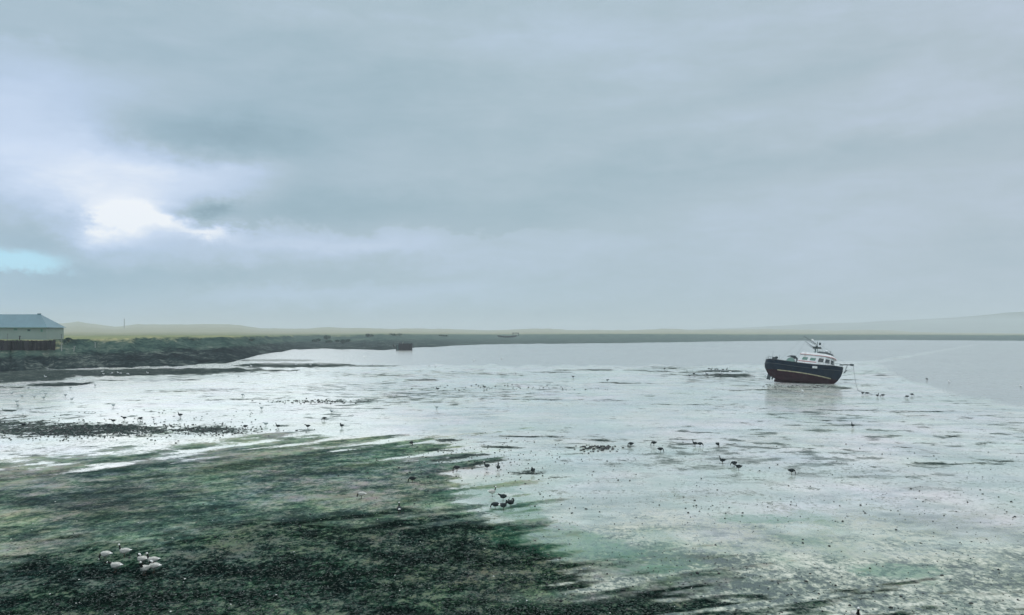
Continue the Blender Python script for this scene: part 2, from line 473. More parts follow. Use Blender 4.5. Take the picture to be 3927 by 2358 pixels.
tint2 = noise(g, comb(g, px_*1.1, py_*0.8, 37), 1.0, 5, 0.6, color=True)
wet_c = ramp(g, nB*0.9+nC*0.5+0.5, [(0.15, (0.27, 0.31, 0.28)), (0.5, (0.45, 0.48, 0.435)), (0.85, (0.58, 0.59, 0.535))])
wet_c = mixc(g, 0.5, wet_c, mixc(g, 1.0, wet_c, mixc(g, 0.5, tint, (1.0, 1.0, 1.0)), 'OVERLAY'))
alg_c = ramp(g, nB*0.7+nA*0.8+nC*0.5+nD*0.45+nF*0.2+0.5, [(0.15, (0.018, 0.036, 0.031)), (0.42, (0.062, 0.102, 0.080)), (0.62, (0.145, 0.19, 0.145)), (0.85, (0.27, 0.30, 0.245))])
deep_c = ramp(g, nB*0.9+nC*0.8+nD*0.9+nF*0.35+0.535, [(0.2, (0.0015, 0.005, 0.004)), (0.5, (0.0065, 0.018, 0.013)), (0.75, (0.030, 0.060, 0.043)), (0.97, (0.11, 0.14, 0.10))])
alg_c = mixc(g, a_alg.smooth(0.35, 0.98, 0.6, 0.0), alg_c, (0.27, 0.29, 0.25))
veg = mixc(g, m_deep, alg_c, deep_c)
veg = mixc(g, 0.30, veg, mixc(g, 1.0, veg, tint, 'OVERLAY'))
veg = mixc(g, 0.30, veg, mixc(g, 1.0, veg, tint2, 'OVERLAY'))
kelp_c = ramp(g, nC*0.7+nD*0.6+nB*0.4+0.47, [(0.25, (0.006, 0.012, 0.013)), (0.55, (0.022, 0.038, 0.035)), (0.75, (0.06, 0.08, 0.068)), (0.95, (0.18, 0.20, 0.18))])
wet_c = mixc(g, noise(g, comb(g, px_*0.05, py_*0.03, 61), 1.0, 5, 0.6).smooth(0.45, 0.65)*0.45, wet_c, (0.33, 0.43, 0.38))
grit = (nD*0.8+nF*0.6+nC*0.5).smooth(0.08, 0.50)
col = mixc(g, m_speck*0.6*(1.0-a_film*0.25), wet_c, (0.10, 0.13, 0.115))
col = mixc(g, grit*(1.0-a_water)*0.66, col, (0.12, 0.15, 0.135))
half_c = ramp(g, nB*0.75+nC*0.6+nD*0.9+nF*0.35+nG*0.35+0.47, [(0.16, (0.030, 0.052, 0.042)), (0.36, (0.10, 0.135, 0.105)), (0.54, (0.24, 0.28, 0.22)), (0.72, (0.40, 0.425, 0.345)), (0.95, (0.58, 0.59, 0.51))])
col = mixc(g, near_w*0.95, col, half_c)
gm = (nC*0.8+nG*0.7+nE*0.4).smooth(0.22, 0.62)*logd.smooth(45, 80)*(1.0-a_water)
col = mixc(g, gm*0.42, col, (0.11, 0.135, 0.13))
col = mixc(g, m_dash*0.80, col, (0.06, 0.085, 0.082))
a_green = attr(g, 'm3')[1]
green2 = (a_green+(nB+nC)*0.35*a_green.smooth(0.0, 0.3)).smooth(0.25, 0.8)
green = (noise(g, comb(g, px_*0.22, py_*0.12, 51), 1.0, 5, 0.6)).smooth(0.50, 0.72)*(1.0-a_film.smooth(0.75, 1.0))
col = mixc(g, green*0.5, col, (0.12, 0.24, 0.16))
col = mixc(g, green2*0.45*(nC*0.8+nD*0.6+0.75).clamp(), col, (0.085, 0.235, 0.155))
col = mixc(g, m_alg, col, veg)
col = mixc(g, green2*0.40*(nC*0.6+0.7).clamp(), col, (0.045, 0.155, 0.095))
col = mixc(g, (m_kelp.max(m_rock))*(0.97), col, kelp_c)
col = mixc(g, a_water, col, (0.285, 0.305, 0.285))
g.links.new(col, bs.inputs['Base Color'])
grs = grit*(1.0-a_water)*0.45
rip = ((py_*7.0+px_*1.6+nB*7.0).sin()*0.5+nD*0.8+0.1).smooth(0.0, 0.5)*a_soft*(1.0-m_alg)*(1.0-logd.smooth(60, 110))
col = mixc(g, rip*0.45, col, (0.09, 0.115, 0.11))
dry = (m_alg*0.95+grs+(m_kelp.max(m_rock))*0.95+m_dash*0.75+gm*0.3+m_speck*0.35*(1.0-m_alg)+near_w*0.45+nD*near_w*0.4).clamp()
rough = (dry*0.55+0.13+nC*0.05)+a_water*0.05
g.links.new(rough.v, bs.inputs['Roughness'])
bs.inputs['IOR'].default_value = 1.45
spec = 0.85-dry*1.05-a_water*0.30
g.links.new(spec.max(0.0).v, bs.inputs['Specular IOR Level'])
bn = g.nodes.new('ShaderNodeBump'); bn.inputs['Distance'].default_value = 0.02
near = 1.0-logd.smooth(30, 260)
hgt = nC*0.5*(1.0-a_water*0.7)+nD*(0.4+0*near)+nF*0.22+noise(g, comb(g, px_*0.5, py_*1.7, 3), 1.0, 4, .6)*a_water*2.0
g.links.new(hgt.v, bn.inputs['Height'])
g.links.new((dry*0.55+0.10+a_water*0.15).v, bn.inputs['Strength'])
g.links.new(bn.outputs[0], bs.inputs['Normal'])
ground = grid_mesh('mudflat', P, mud, {'m1': A1, 'm2': A2, 'm3': A3})
tag(ground, kind='structure')

# ------------------------------------------------------------------ land: foreshore bank, marsh, dunes, hills
lx = np.concatenate([[-5000, -2600, -1400, -800, -500], np.arange(-300, 4240, 10.0), [4400, 4800, 5600, 7000, 9000]])
base_y = np.interp(lx, [-1400, -300, 0, 120, 364, 650, 850, 930, 1016, 1130, 1250, 1450, 1600, 1750, 1850, 2000, 2400, 2900, 3400, 3927, 9000],
                   [1450, 1430, 1424, 1420, 1413, 1405, 1396, 1378, 1358, 1341, 1338, 1343, 1334, 1325, 1321, 1319, 1315, 1307, 1303.5, 1306.5, 1306])
base_y = base_y+(fbm(lx/45., lx*0, 5, 5)-.5)*13*np.clip((base_y-1296)/100, .05, 1)
Db = CAMZ*F/(base_y-HY)
top_D = Db+np.interp(lx, [0, 200, 500, 1016, 1450, 2000, 3000, 3927], [26, 30, 60, 150, 280, 330, 130, 150])
top_y = np.interp(lx, [-300, 0, 160, 250, 330, 500, 560, 800, 1016, 1200, 1300, 1420, 1500, 1600, 1750, 1900, 2300, 2700, 2860, 3000, 3300, 3600, 3927, 4300],
                  [1305, 1304, 1304, 1300, 1300, 1296, 1293, 1291, 1288, 1284, 1286, 1281.5, 1280, 1282, 1282.5, 1283, 1281, 1282, 1283, 1283, 1284, 1284.5, 1286, 1286])
top_z = CAMZ-(top_y-HY)*top_D/F
hill_y = np.interp(lx, [-1200, -300, 120, 185, 240, 300, 400, 440, 530, 650, 780, 880, 920, 960, 1000, 1100, 1180, 1260, 1330, 1400, 1500, 1600, 1750, 1900, 2000, 2090, 2180, 2300, 2400, 2500, 2560, 2650, 2700, 2950, 3000, 3100, 3200, 3300, 3360, 3420, 3500, 3700, 3927],
                   [1215, 1222, 1228, 1233, 1240, 1233, 1247, 1253, 1243, 1244, 1243, 1243, 1247, 1254, 1258, 1260, 1259, 1254, 1257, 1258, 1261, 1259.5, 1262, 1266.5, 1262, 1259, 1264, 1264.5, 1265.5, 1262, 1260.5, 1265, 1264, 1261, 1263, 1263.5, 1267, 1263.5, 1265, 1265, 1273, 1276, 1278])
hill_y = hill_y+(fbm(lx/33., lx*0+3, 8, 4)-.5)*4
HD = 4300.0
hill_z = CAMZ-(hill_y-HY)*HD/F
ax = (lx-CX)/F
rows = []; A = []
NB = 46
for i in range(NB+1):
    s = i/NB
    D = Db+(top_D-Db)*s
    prof = np.interp(s, [0, .12, .35, .6, .8, .93, 1], [0, .10, .32, .56, .80, 1.0, 1.0])
    # steep timbered scarp below the house
    scarp = np.interp(lx, [-5000, -300, 200, 300], [1, 1, 1, 0])
    prof2 = np.interp(s, [0, .3, .8, .86, .9, 1], [0, .25, .62, .66, 1.0, 1.0])
    pr = prof*(1-scarp)+prof2*scarp
    z = -0.15+(top_z+0.15)*pr
    n = fbm(ax*D/14., D/9., 14, 5)-0.5
    z = z+n*1.0*np.interp(lx, [200, 420], [.2, 1])*math.sin(PI*min(1, s*1.02))*np.interp(lx, [0, 1000, 1600, 2500], [1.0, 1.2, 1.2, 0.8])+n*0.8*s
    rows.append(np.stack([ax*D, D, z], -1)); A.append(np.stack([lx*0+s, lx*0, n+.5], -1))
NH = 34
for i in range(1, NH+1):
    s = (i/NH)**1.6
    D = top_D+(HD-top_D)*s
    rise = np.interp(s, [0, .15, .45, .8, .95, 1], [0, .0, .10, .62, .95, 1.0])
    z = top_z+(hill_z-top_z)*rise
    n = fbm(ax*D/130., D/110., 19, 5)-0.5
    z = z+n*(2.0+10*rise*(1-rise)*4*.6)*s**.5*(1-s**6)
    rows.append(np.stack([ax*D, D, z], -1)); A.append(np.stack([lx*0+1, lx*0+s, n+.5], -1))
for dd, dz_ in ((120, 6), (500, 40)):
    rows.append(np.stack([ax*(HD+dd), lx*0+HD+dd, hill_z-dz_-12*(dd > 200)], -1)); A.append(np.stack([lx*0+1, lx*0+1, lx*0+.5], -1))
LP = np.stack(rows); LA = np.stack(A)
land, g, bs = new_mat('shore_land')
s_, h_, nn = attr(g, 'm1')
px_, py_, pz_ = wpos(g).sep()
q1 = (noise(g, comb(g, px_*0.10, py_*0.06, pz_*0.3), 1.0, 7, 0.66)-0.5)*1.7
q2 = (noise(g, comb(g, px_*0.6, py_*0.3, pz_*1.2), 1.0, 6, 0.68)-0.5)*1.9
q3 = noise(g, comb(g, px_*0.03, py_*0.015, 4), 1.0, 5, 0.6)-0.5
q4 = (noise(g, comb(g, px_*2.0, py_*0.6, pz_*4), 1.0, 4, 0.7)-0.5)*1.8
hgt = s_+q1*0.22+q2*0.12
low = ramp(g, q1+q2*0.9+q4*0.6+0.5, [(0.2, (0.003, 0.006, 0.008)), (0.45, (0.010, 0.019, 0.022)), (0.65, (0.028, 0.045, 0.042)), (0.9, (0.12, 0.14, 0.125))])
mid = ramp(g, q1+q2*0.8+q4*0.4+0.5, [(0.2, (0.010, 0.028, 0.026)), (0.5, (0.035, 0.072, 0.060)), (0.75, (0.075, 0.11, 0.085)), (0.95, (0.18, 0.19, 0.16))])
top = ramp(g, q1+q2*0.6+q3+0.5, [(0.2, (0.10, 0.15, 0.08)), (0.5, (0.22, 0.25, 0.13)), (0.8, (0.32, 0.31, 0.17))])
hills = ramp(g, q3+q1*0.5+0.5, [(0.2, (0.15, 0.17, 0.105)), (0.5, (0.25, 0.25, 0.155)), (0.8, (0.33, 0.31, 0.20))])
leftk = px_.smooth(-100, 60)     # the far spit is darker to its top than the near bank
c = mixc(g, hgt.smooth(0.42, 0.62), low, mid)
c = mixc(g, hgt.smooth(0.84, 0.98), c, top)
c = mixc(g, py_.smooth(380, 1000)*0.65, c, mixc(g, q1+0.5, (0.085, 0.135, 0.125), (0.13, 0.18, 0.15)))  # far shore mixed paler and greener with distance: haze put into the colour
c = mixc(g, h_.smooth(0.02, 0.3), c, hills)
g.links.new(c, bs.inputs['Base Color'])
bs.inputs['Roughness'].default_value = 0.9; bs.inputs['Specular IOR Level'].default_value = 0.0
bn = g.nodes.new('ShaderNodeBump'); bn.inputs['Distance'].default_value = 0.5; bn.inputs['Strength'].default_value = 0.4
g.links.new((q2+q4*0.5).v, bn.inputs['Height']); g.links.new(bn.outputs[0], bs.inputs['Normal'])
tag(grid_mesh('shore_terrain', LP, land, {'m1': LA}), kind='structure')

# distant hill on the right
hx = np.concatenate([np.arange(2300, 4300, 25.0), [4600, 5200, 6500, 9000]])
far_y = np.interp(hx, [2300, 2700, 2860, 3100, 3300, 3500, 3650, 3750, 3850, 3927, 4300, 9000], [1274, 1262, 1256, 1244, 1236, 1226, 1220, 1210, 1200, 1196, 1180, 1150])
rows = []
for i in range(26):
    s = i/25.; D = 5200+1900*s
    hz = CAMZ-(far_y-HY)*7100/F
    z = (hz)*(np.interp(s, [0, .5, .85, 1], [0, .42, .9, 1]))+2+(fbm((hx-CX)/F*D/220., hx*0+D/180., 90, 4)-.5)*50*s*(1-s*.75)
    rows.append(np.stack([(hx-CX)/F*D, hx*0+D, z], -1))
rows.append(np.stack([(hx-CX)/F*7600, hx*0+7600, hz*0.5], -1))
hill_m = plain('hill_grass', (0.10, 0.13, 0.09), 0.95, 0.5, 0.004, 0.1)
tag(grid_mesh('hill', np.stack(rows), hill_m), kind='structure')

# interpolated height of the land, for standing things on it
def land_z(X0, D0):
    i = int(np.argmin(abs((lx-CX)/F*D0-X0)))
    return float(np.interp(D0, LP[:, i, 1], LP[:, i, 2]))


def flat_z(X0, D0): return 0.0
#@@OBJECTS@@
# ------------------------------------------------------------------ fishing boat
M_HULL = plain('navy_hull_paint', (0.0022, 0.012, 0.026), 0.45, 0.5, 0.9, 0.15, 0.1)
def weather(m, c=(0.10, 0.055, 0.035), amt=.55):
    g = m.node_tree; bs = g.nodes['Principled BSDF']; x, y, z = wobj(g).sep()
    s = (noise(g, comb(g, x*1.6, y*1.6, z*0.16), 1.0, 5, 0.7)).smooth(0.54, 0.72)*amt
    l = bs.inputs['Base Color'].links[0].from_socket
    g.links.new(mixc(g, s, l, c), bs.inputs['Base Color'])


weather(M_HULL, (0.03, 0.04, 0.038), .6)
M_BOTTOM = plain('antifouling_red', (0.026, 0.006, 0.011), 0.6, 0.5, 1.1, 0.1, 0.2)
weather(M_BOTTOM, (0.04, 0.045, 0.035), .5)
M_STRIPE = plain('boot_stripe', (0.36, 0.335, 0.21), 0.6, 0.5, 2.0)
M_WHITE = plain('white_paint', (0.72, 0.74, 0.73), 0.35, 0.12, 1.5)
weather(M_WHITE, (0.30, 0.22, 0.14), .45)
M_GREY = plain('grey_deck_paint', (0.22, 0.25, 0.25), 0.6, 0.3, 2.0)
M_RED = plain('red_trim', (0.42, 0.035, 0.045), 0.4, 0.3, 3.0)
M_GREEN = plain('pale_green_paint', (0.16, 0.27, 0.23), 0.5, 0.25, 2.0)
M_DARK = plain('dark_steel', (0.020, 0.035, 0.040), 0.5, 0.4, 3.0)
M_VISOR = plain('grey_green_visor', (0.035, 0.052, 0.055), 0.5, 0.3, 3.0)
M_TEAL = plain('teal_steel', (0.045, 0.10, 0.095), 0.5, 0.4, 3.0)
M_NET = plain('pale_net', (0.30, 0.36, 0.34), 0.9, 0.45, 6.0, 0.1, 0.6)
M_ROPE = plain('grey_rope', (0.16, 0.18, 0.18), 0.8, 0.3, 3.0)
M_GLASS, g, bs = new_mat('window_glass')
bs.inputs['Base Color'].default_value = (0.018, 0.030, 0.032, 1); bs.inputs['Roughness'].default_value = 0.12
bs.inputs['Specular IOR Level'].default_value = 0.7
M_GLASSG, g, bs = new_mat('green_window_glass')
bs.inputs['Base Color'].default_value = (0.10, 0.22, 0.18, 1); bs.inputs['Roughness'].default_value = 0.15

BL = 8.2


def sheer(t):      # gunwale height along the boat, t = -1 stern .. 1 bow
    return 3.55-0.28*t+0.35*max(0, -t-0.25)**1.3+0.95*max(0, t)**2.2


def keel(t): return 0.55*max(0, -t-.62)**1.2*4+0.5*max(0, t-.80)*3.0


def xz(t, u):      # x along the boat at height fraction u
    ste = -BL*(0.74+0.26*min(1, u*1.45)**0.6)+0.45*max(0, u-.6)
    bow = BL*(0.72+0.25*u**0.55+0.05*math.sin(PI*u))
    return ste+(bow-ste)*(t+1)/2


def half(t, u):
    if t >= 0: w = max(0.0, 1-t**3.3)**0.72
    else: w = max(0.0, 1-(-t)**5.5)**0.55*(1-0.12*(-t))
    p = 0.42+0.75*max(0, t)**2+0.55*max(0, -t-.2)
    return 2.75*w*(0.06+0.94*u**p)


def hull_pt(t, z, side):
    z0, z1 = keel(t), sheer(t); u = min(1, max(0, (z-z0)/(z1-z0)))
    return Vector((xz(t, u), side*half(t, u), z))


boat = thing('fishing_boat', 'navy and white fishing boat with dark red bottom, leaning aground on the mudflat', 'fishing boat')
ts = [-1, -.99, -.96, -.91, -.84, -.75, -.62, -.48, -.3, -.1, .1, .28, .44, .58, .7, .8, .88, .94, .98, 1.0]


def zlev(t):
    k, s = keel(t), sheer(t)
    wl = 1.66-0.30*t
    low = [k, k+.12*(wl-k), k+.3*(wl-k), k+.5*(wl-k), k+.75*(wl-k), wl]
    return low+[wl+.17, wl+.17+(s-wl-.17)*.3, wl+.17+(s-wl-.17)*.6, s-.22, s]


bm = bmesh.new(); G = {}
for side in (1, -1):
    for i, t in enumerate(ts):
        for j, z in enumerate(zlev(t)):
            G[side, i, j] = bm.verts.new(hull_pt(t, z, side))
nj = 11
for side in (1, -1):
    for i in range(len(ts)-1):
        for j in range(nj-1):
            f = bm.faces.new((G[side, i, j], G[side, i+1, j], G[side, i+1, j+1], G[side, i, j+1]))
            f.material_index = 0 if j > 5 else (2 if j == 5 else 1)
            if j == 5 and (i < 6 or i > 14): f.material_index = 1
            f.smooth = True
bmesh.ops.remove_doubles(bm, verts=bm.verts, dist=0.02)
hull = obj('hull', bm, [M_HULL, M_BOTTOM, M_STRIPE], boat)
sm = hull.modifiers.new('thick', 'SOLIDIFY'); sm.thickness = 0.10; sm.offset = -1
# deck
bm = bmesh.new()
pr = []
for t in ts[1:-1]:
    z = sheer(t)-0.65; u = (z-keel(t))/(sheer(t)-keel(t))
    pr.append([bm.verts.new((xz(t, u), s*half(t, u)*0.97, z)) for s in (1, -1)])
for a, b_ in zip(pr, pr[1:]): bm.faces.new((a[0], b_[0], b_[1], a[1]))
obj('deck', bm, M_GREY, boat)
# rub rail and cap rail
for nm, off, r, mat in (('cap_rail', 0.02, 0.07, M_DARK), ('rubbing_strake', -0.75, 0.06, M_DARK)):
    bm = bmesh.new()
    for side in (1, -1):
        pts = [hull_pt(t, sheer(t)+off, side)+Vector((0, side*0.03, 0.0)) for t in ts]
        tube(bm, pts, r, 5, up=Vector((0, 0, 1)))
    obj(nm, bm, mat, boat)
# keel, rudder, propeller, zinc blocks
bm = bmesh.new(); box(bm, (0.1, 0, 0.10), (11.2, 0.30, 0.5)); obj('keel', bm, M_BOTTOM, boat)
bm = bmesh.new(); box(bm, (-6.75, 0, 0.95), (0.75, 0.10, 1.7), Matrix.Rotation(.08, 3, 'Y')); tube(bm, [(-6.45, 0, 0), (-6.5, 0, 2.3)], .07); obj('rudder', bm, M_DARK, boat)
prop = bmesh.new(); tube(prop, [(-6.2, 0, .85), (-5.6, 0, .85)], [.08, .16], 8)
for k in range(4):
    R = Matrix.Rotation(k*PI/2+.4, 3, 'X')
    pts = [R @ Vector(p) for p in ((-6.0, .12, 0), (-6.02, .3, .0), (-6.05, .55, 0), (-6.05, .68, 0))]
    tube(prop, [p+Vector((0, 0, .85)) for p in pts], [(.05, .10), (.03, .20), (.03, .19), (.02, .08)], 6)
obj('propeller', prop, M_DARK, boat)
for dx_, dz_ in ((-5.9, 1.25), (-5.45, 1.18)):
    bm = bmesh.new(); ball(bm, (dx_, -0.55, dz_), (.19, .10, .15), sub=2); obj('zinc_block', bm, M_WHITE, boat)


def ring_shape(x0, x1, w, nose, n=7):
    """plan outline: square aft, rounded forward"""
    pts = [(x0, -w), (x1-nose*.9, -w)]
    for k in range(1, n):
        a = -PI/2+PI*k/n
        pts.append((x1-nose*.9+nose*.9*math.cos(a), w*math.sin(a)))
    pts += [(x1-nose*.9, w), (x0, w)]
    return pts


def prism(bm, pa, za, pb, zb, mi=0, slope=0.0):
    """walls between outline pa at height za and pb at zb (heights may tilt along x)"""
    A = [bm.verts.new((x, y, za+slope*x)) for x, y in pa]; B = [bm.verts.new((x, y, zb+slope*x)) for x, y in pb]
    n = len(A)
    for i in range(n):
        f = bm.faces.new((A[i], A[(i+1) % n], B[(i+1) % n], B[i])); f.material_index = mi
    bm.faces.new(A[::-1]); bm.faces.new(B)


# house: long low cabin, wheelhouse windows turning round its front
CB, CT = 3.65, 5.65
cabin = bmesh.new()
lowr = ring_shape(-1.3, 6.4, 1.9, 4.2); upr = ring_shape(-0.5, 6.0, 1.72, 3.2)
prism(cabin, lowr, CB-.4, upr, CT, slope=0.0)
cab = obj('cabin', cabin, M_WHITE, boat)


def lerp2(k, h):
    """point on the cabin side: k runs along outline indices, h 0..1 up"""
    i = int(k); f = k-i; i2 = min(i+1, len(lowr)-1)
    a = Vector((*lowr[i], CB-.4)).lerp(Vector((*lowr[i2], CB-.4)), f)
    b_ = Vector((*upr[i], CT)).lerp(Vector((*upr[i2], CT)), f)
    return a.lerp(b_, h)


def panel(name, k0, k1, h0, h1, mat, parent, out=0.03, thick=0.05, steps=2):
    bm = bmesh.new(); cols = []
    for i in range(steps+1):
        k = k0+(k1-k0)*i/steps
        pa, pb = lerp2(k, h0), lerp2(k, h1)
        c = Vector((2.6, 0, pa.z)); nrm = (pa-c); nrm.z = 0
        if k <= 1: nrm = Vector((0, -1, 0))
        elif k >= len(lowr)-2: nrm = Vector((0, 1, 0))
        else: nrm = Vector((nrm.x*.5, nrm.y, 0))
        nrm.normalize()
        cols.append([bm.verts.new(p+nrm*o) for p in (pa, pb) for o in (out, out-thick)])
    for a, b_ in zip(cols, cols[1:]):
        for q in ((0, 2, 6, 4), (1, 5, 7, 3), (0, 4, 5, 1), (2, 3, 7, 6)):
            v8 = a+b_; bm.faces.new([v8[i] for i in q])
    bm.faces.new((cols[0][0], cols[0][1], cols[0][3], cols[0][2])); bm.faces.new((cols[-1][0], cols[-1][2], cols[-1][3], cols[-1][1]))
    return obj(name, bm, mat, parent)


nlast = len(lowr)-1
for s in (0, 1):
    m = (lambda k: k) if s == 0 else (lambda k: nlast-k)
    for k0, k1, mat in ((.18, .46, M_GLASSG), (.60, .90, M_GLASSG)):
        w = panel('window', m(k0), m(k1), .56, .80, mat, boat, .035)
    panel('red_stripe', m(.03), m(.99), .405, .455, M_RED, boat, .03)
for k0 in (1.15, 2.15, 3.15, 4.15, 5.15, 6.15, 7.15):
    if k0+.7 < nlast-1+.01: panel('window', k0, k0+.70, .50, .83, M_GLASS, boat, .05)
panel('cabin_skirt', 0.0, 1.0, .10, .28, M_WHITE, boat, .10, .10)
# brow: white roof coaming, pale red line, dark visor
bm = bmesh.new()
prism(bm, ring_shape(-.7, 6.4, 1.86, 3.4), CT+.003, ring_shape(-.3, 5.9, 1.70, 3.1), CT+.62)
brow = obj('roof_coaming', bm, M_WHITE, boat)
bm = bmesh.new(); prism(bm, ring_shape(-.74, 6.47, 1.90, 3.43), CT+.06, ring_shape(-.72, 6.44, 1.88, 3.42), CT+.13); obj('red_trim_line', bm, M_RED, brow)
bm = bmesh.new()
prism(bm, ring_shape(2.6, 5.95, 1.66, 2.9), CT+.63, ring_shape(2.9, 5.6, 1.50, 2.6), CT+1.08); obj('visor', bm, M_VISOR, boat)
# radar dome, aerials
bm = bmesh.new(); tube(bm, [(4.3, -.3, CT+1.08), (4.3, -.3, CT+1.32)], .07); ball(bm, (4.3, -.3, CT+1.52), (.36, .36, .27)); obj('radar_dome', bm, M_WHITE, boat)
bm = bmesh.new(); tube(bm, [(4.9, .4, CT+.9), (4.9, .4, CT+1.7)], .03); box(bm, (4.9, .4, CT+1.75), (.12, .7, .14)); obj('searchlight', bm, M_GREY, boat)
bm = bmesh.new(); tube(bm, [(1.9, -1.2, CT+.6), (1.95, -1.2, CT+3.3)], .02, 5); obj('whip_aerial', bm, M_GREY, boat)
bm = bmesh.new(); tube(bm, [(3.2, .9, CT+1.0), (3.2, .9, CT+3.6)], .02, 5); ball(bm, (3.2, .9, CT+3.6), .07, sub=1); obj('whip_aerial', bm, M_GREY, boat)
# mast
mast = thing('mast', None, None); mast.parent = boat; mast.scale = (1, 1, .92); mast.location = (1.3, 0, CT*.08-.1)
bm = bmesh.new()
for x, y in ((.55, -.32), (.55, .32), (1.25, 0)):
    tube(bm, [(x, y, CT+.3), (.75+(x-.8)*.35, y*.5, CT+3.0)], .06, 6)
for z in (.9, 1.5, 2.1): tube(bm, [(.6, -.3+z*.05, CT+z), (.6, .3-z*.05, CT+z)], .03); tube(bm, [(.6, 0, CT+z), (1.1-z*.1, 0, CT+z+.3)], .03)
obj('mast_frame', bm, M_TEAL, mast)
bm = bmesh.new(); box(bm, (.9, 0, CT+2.55), (1.7, 1.0, .12)); tube(bm, [(.8, 0, CT+2.6), (.8, 0, CT+3.9)], .06); box(bm, (1.35, -.1, CT+3.45), (.35, .3, .5)); obj('crosstree', bm, M_DARK, mast)
for z, L in ((2.15, 2.9), (3.25, 3.4)):
    bm = bmesh.new()
    tube(bm, [(.7, -.2, CT+z), (.7-L*.8, -.45, CT+z+1.5)], [.08, .04], 6)
    tube(bm, [(.7, .2, CT+z-.1), (.7-L*.75, .5, CT+z+1.2)], [.06, .03], 6)
    obj('boom', bm, M_DARK, mast)
bm = bmesh.new(); ball(bm, (-.25, 0, CT+4.15), (.42, .18, .22), Matrix.Rotation(.9, 3, 'Y')); tube(bm, [(.1, 0, CT+3.7), (-.1, 0, CT+4.1)], .05); obj('radar_scanner', bm, M_WHITE, mast)
for p in ((.55, -.35, CT+2.95), (1.6, -.35, CT+2.85)):
    bm = bmesh.new(); ball(bm, p, .17); obj('deck_lamp', bm, M_WHITE, mast)
bm = bmesh.new()
tube(bm, [(-1.6, -.45, CT+3.6), (-4.0, -.3, 3.6)], .02, 4); obj('rigging_wire', bm, M_ROPE, mast)
bm = bmesh.new(); tube(bm, [(-2.0, -.45, CT+4.7), (-6.6, -.3, 3.9)], .018, 4); obj('rigging_wire', bm, M_ROPE, mast)
bm = bmesh.new(); tube(bm, [(.8, 0, CT+3.8), (7.6, 0, 4.8)], .018, 4); obj('rigging_wire', bm, M_ROPE, mast)
# net drum, power block, skiff on the work deck
bm = bmesh.new()
tube(bm, [(-2.5, -1.5, 3.95), (-2.5, 1.5, 3.95)], .95, 18)
net = obj('net_reel', bm, M_NET, boat)
dm = net.modifiers.new('lumps', 'DISPLACE'); tx = bpy.data.textures.new('lumps', 'CLOUDS'); tx.noise_scale = .5; dm.texture = tx; dm.strength = .3
for y in (-1.6, 1.6):
    bm = bmesh.new(); tube(bm, [(-2.5, y-.05, 3.95), (-2.5, y+.05, 3.95)], .85, 20); obj('reel_flange', bm, M_GREEN, net)
bm = bmesh.new(); pa = [(-4.1, -1.9), (-1.6, -1.9), (-1.6, -.4), (-4.1, -.4)]; prism(bm, [(-3.8, -1.75), (-1.7, -1.75), (-1.7, -.5), (-3.8, -.5)], 2.9, pa, 4.0); obj('fish_bin', bm, M_GREEN, boat)
bm = bmesh.new()
arch = [(-1.6, 3.1), (-1.25, 4.2), (-1.3, 4.8), (-1.8, 5.25), (-2.6, 5.3), (-3.4, 5.1)]
tube(bm, [(x, -1.2, z) for x, z in arch], [.13, .15, .2, .2, .15, .05], 8)
tube(bm, [(-1.6, 1.2, 3.1), (-1.4, .9, 4.2), (-1.6, -.4, 5.0)], .10, 6)
box(bm, (-2.2, -.9, 5.1), (.9, .6, .4))
obj('deck_crane', bm, M_DARK, boat)
# stern gear
bm = bmesh.new()
for t in (-.97, -.9, -.82, -.72, -.62):
    p = hull_pt(t, sheer(t), -1); tube(bm, [p, p+Vector((0, .1, .55))], .03, 5)
    p = hull_pt(t, sheer(t), 1); tube(bm, [p, p+Vector((0, -.1, .55))], .03, 5)
for s in (1, -1): tube(bm, [hull_pt(t, sheer(t), s)+Vector((0, -.1*s, .55)) for t in (-.97, -.9, -.82, -.72, -.62)], .03, 5, up=Vector((0, 0, 1)))
obj('stern_rail', bm, M_DARK, boat)
bm = bmesh.new(); box(bm, (-6.0, -1.0, 4.3), (.9, .8, .6)); ball(bm, (-5.6, -1.2, 4.65), (.35, .3, .25)); obj('winch', bm, M_DARK, boat)
for x, L in ((-6.4, 1.6), (-4.9, .9), (-7.2, .8)):
    bm = bmesh.new(); tube(bm, [(x, -1.4, 4.2), (x-.05, -1.4, 4.3+L)], .03, 5); obj('stern_pole', bm, M_GREY, boat)
# bow roller, rail, anchor
bm = bmesh.new()
tube(bm, [(7.2, 0, 4.75), (8.6, 0, 4.95), (9.5, 0, 4.98)], [.12, .10, .07], 6)
box(bm, (9.55, 0, 5.0), (.75, .5, .28))
roller = obj('bow_roller', bm, M_DARK, boat)
bm = bmesh.new(); tube(bm, [(8.7, -.1, 4.8), (8.5, -.1, 4.0), (8.35, -.1, 3.3)], .07, 6); tube(bm, [(8.9, -.55, 3.75), (8.35, -.1, 3.2), (8.15, .45, 3.6)], [.03, .10, .03], 6); tube(bm, [(8.75, -.1, 3.9), (8.2, -.1, 3.1)], [.05, .10], 6)
obj('anchor', bm, M_ROPE, boat)
bm = bmesh.new()
bt = (.55, .66, .76, .85, .92, .97)
for s in (1, -1):
    pts = [hull_pt(t, sheer(t), s)+Vector((0, -.12*s, .62)) for t in bt]
    tube(bm, pts, .03, 5, up=Vector((0, 0, 1)))
    for t, p in zip(bt, pts): tube(bm, [p-Vector((0, -.1*s, .62)), p], .025, 5)
obj('bow_rail', bm, M_GREY, boat)
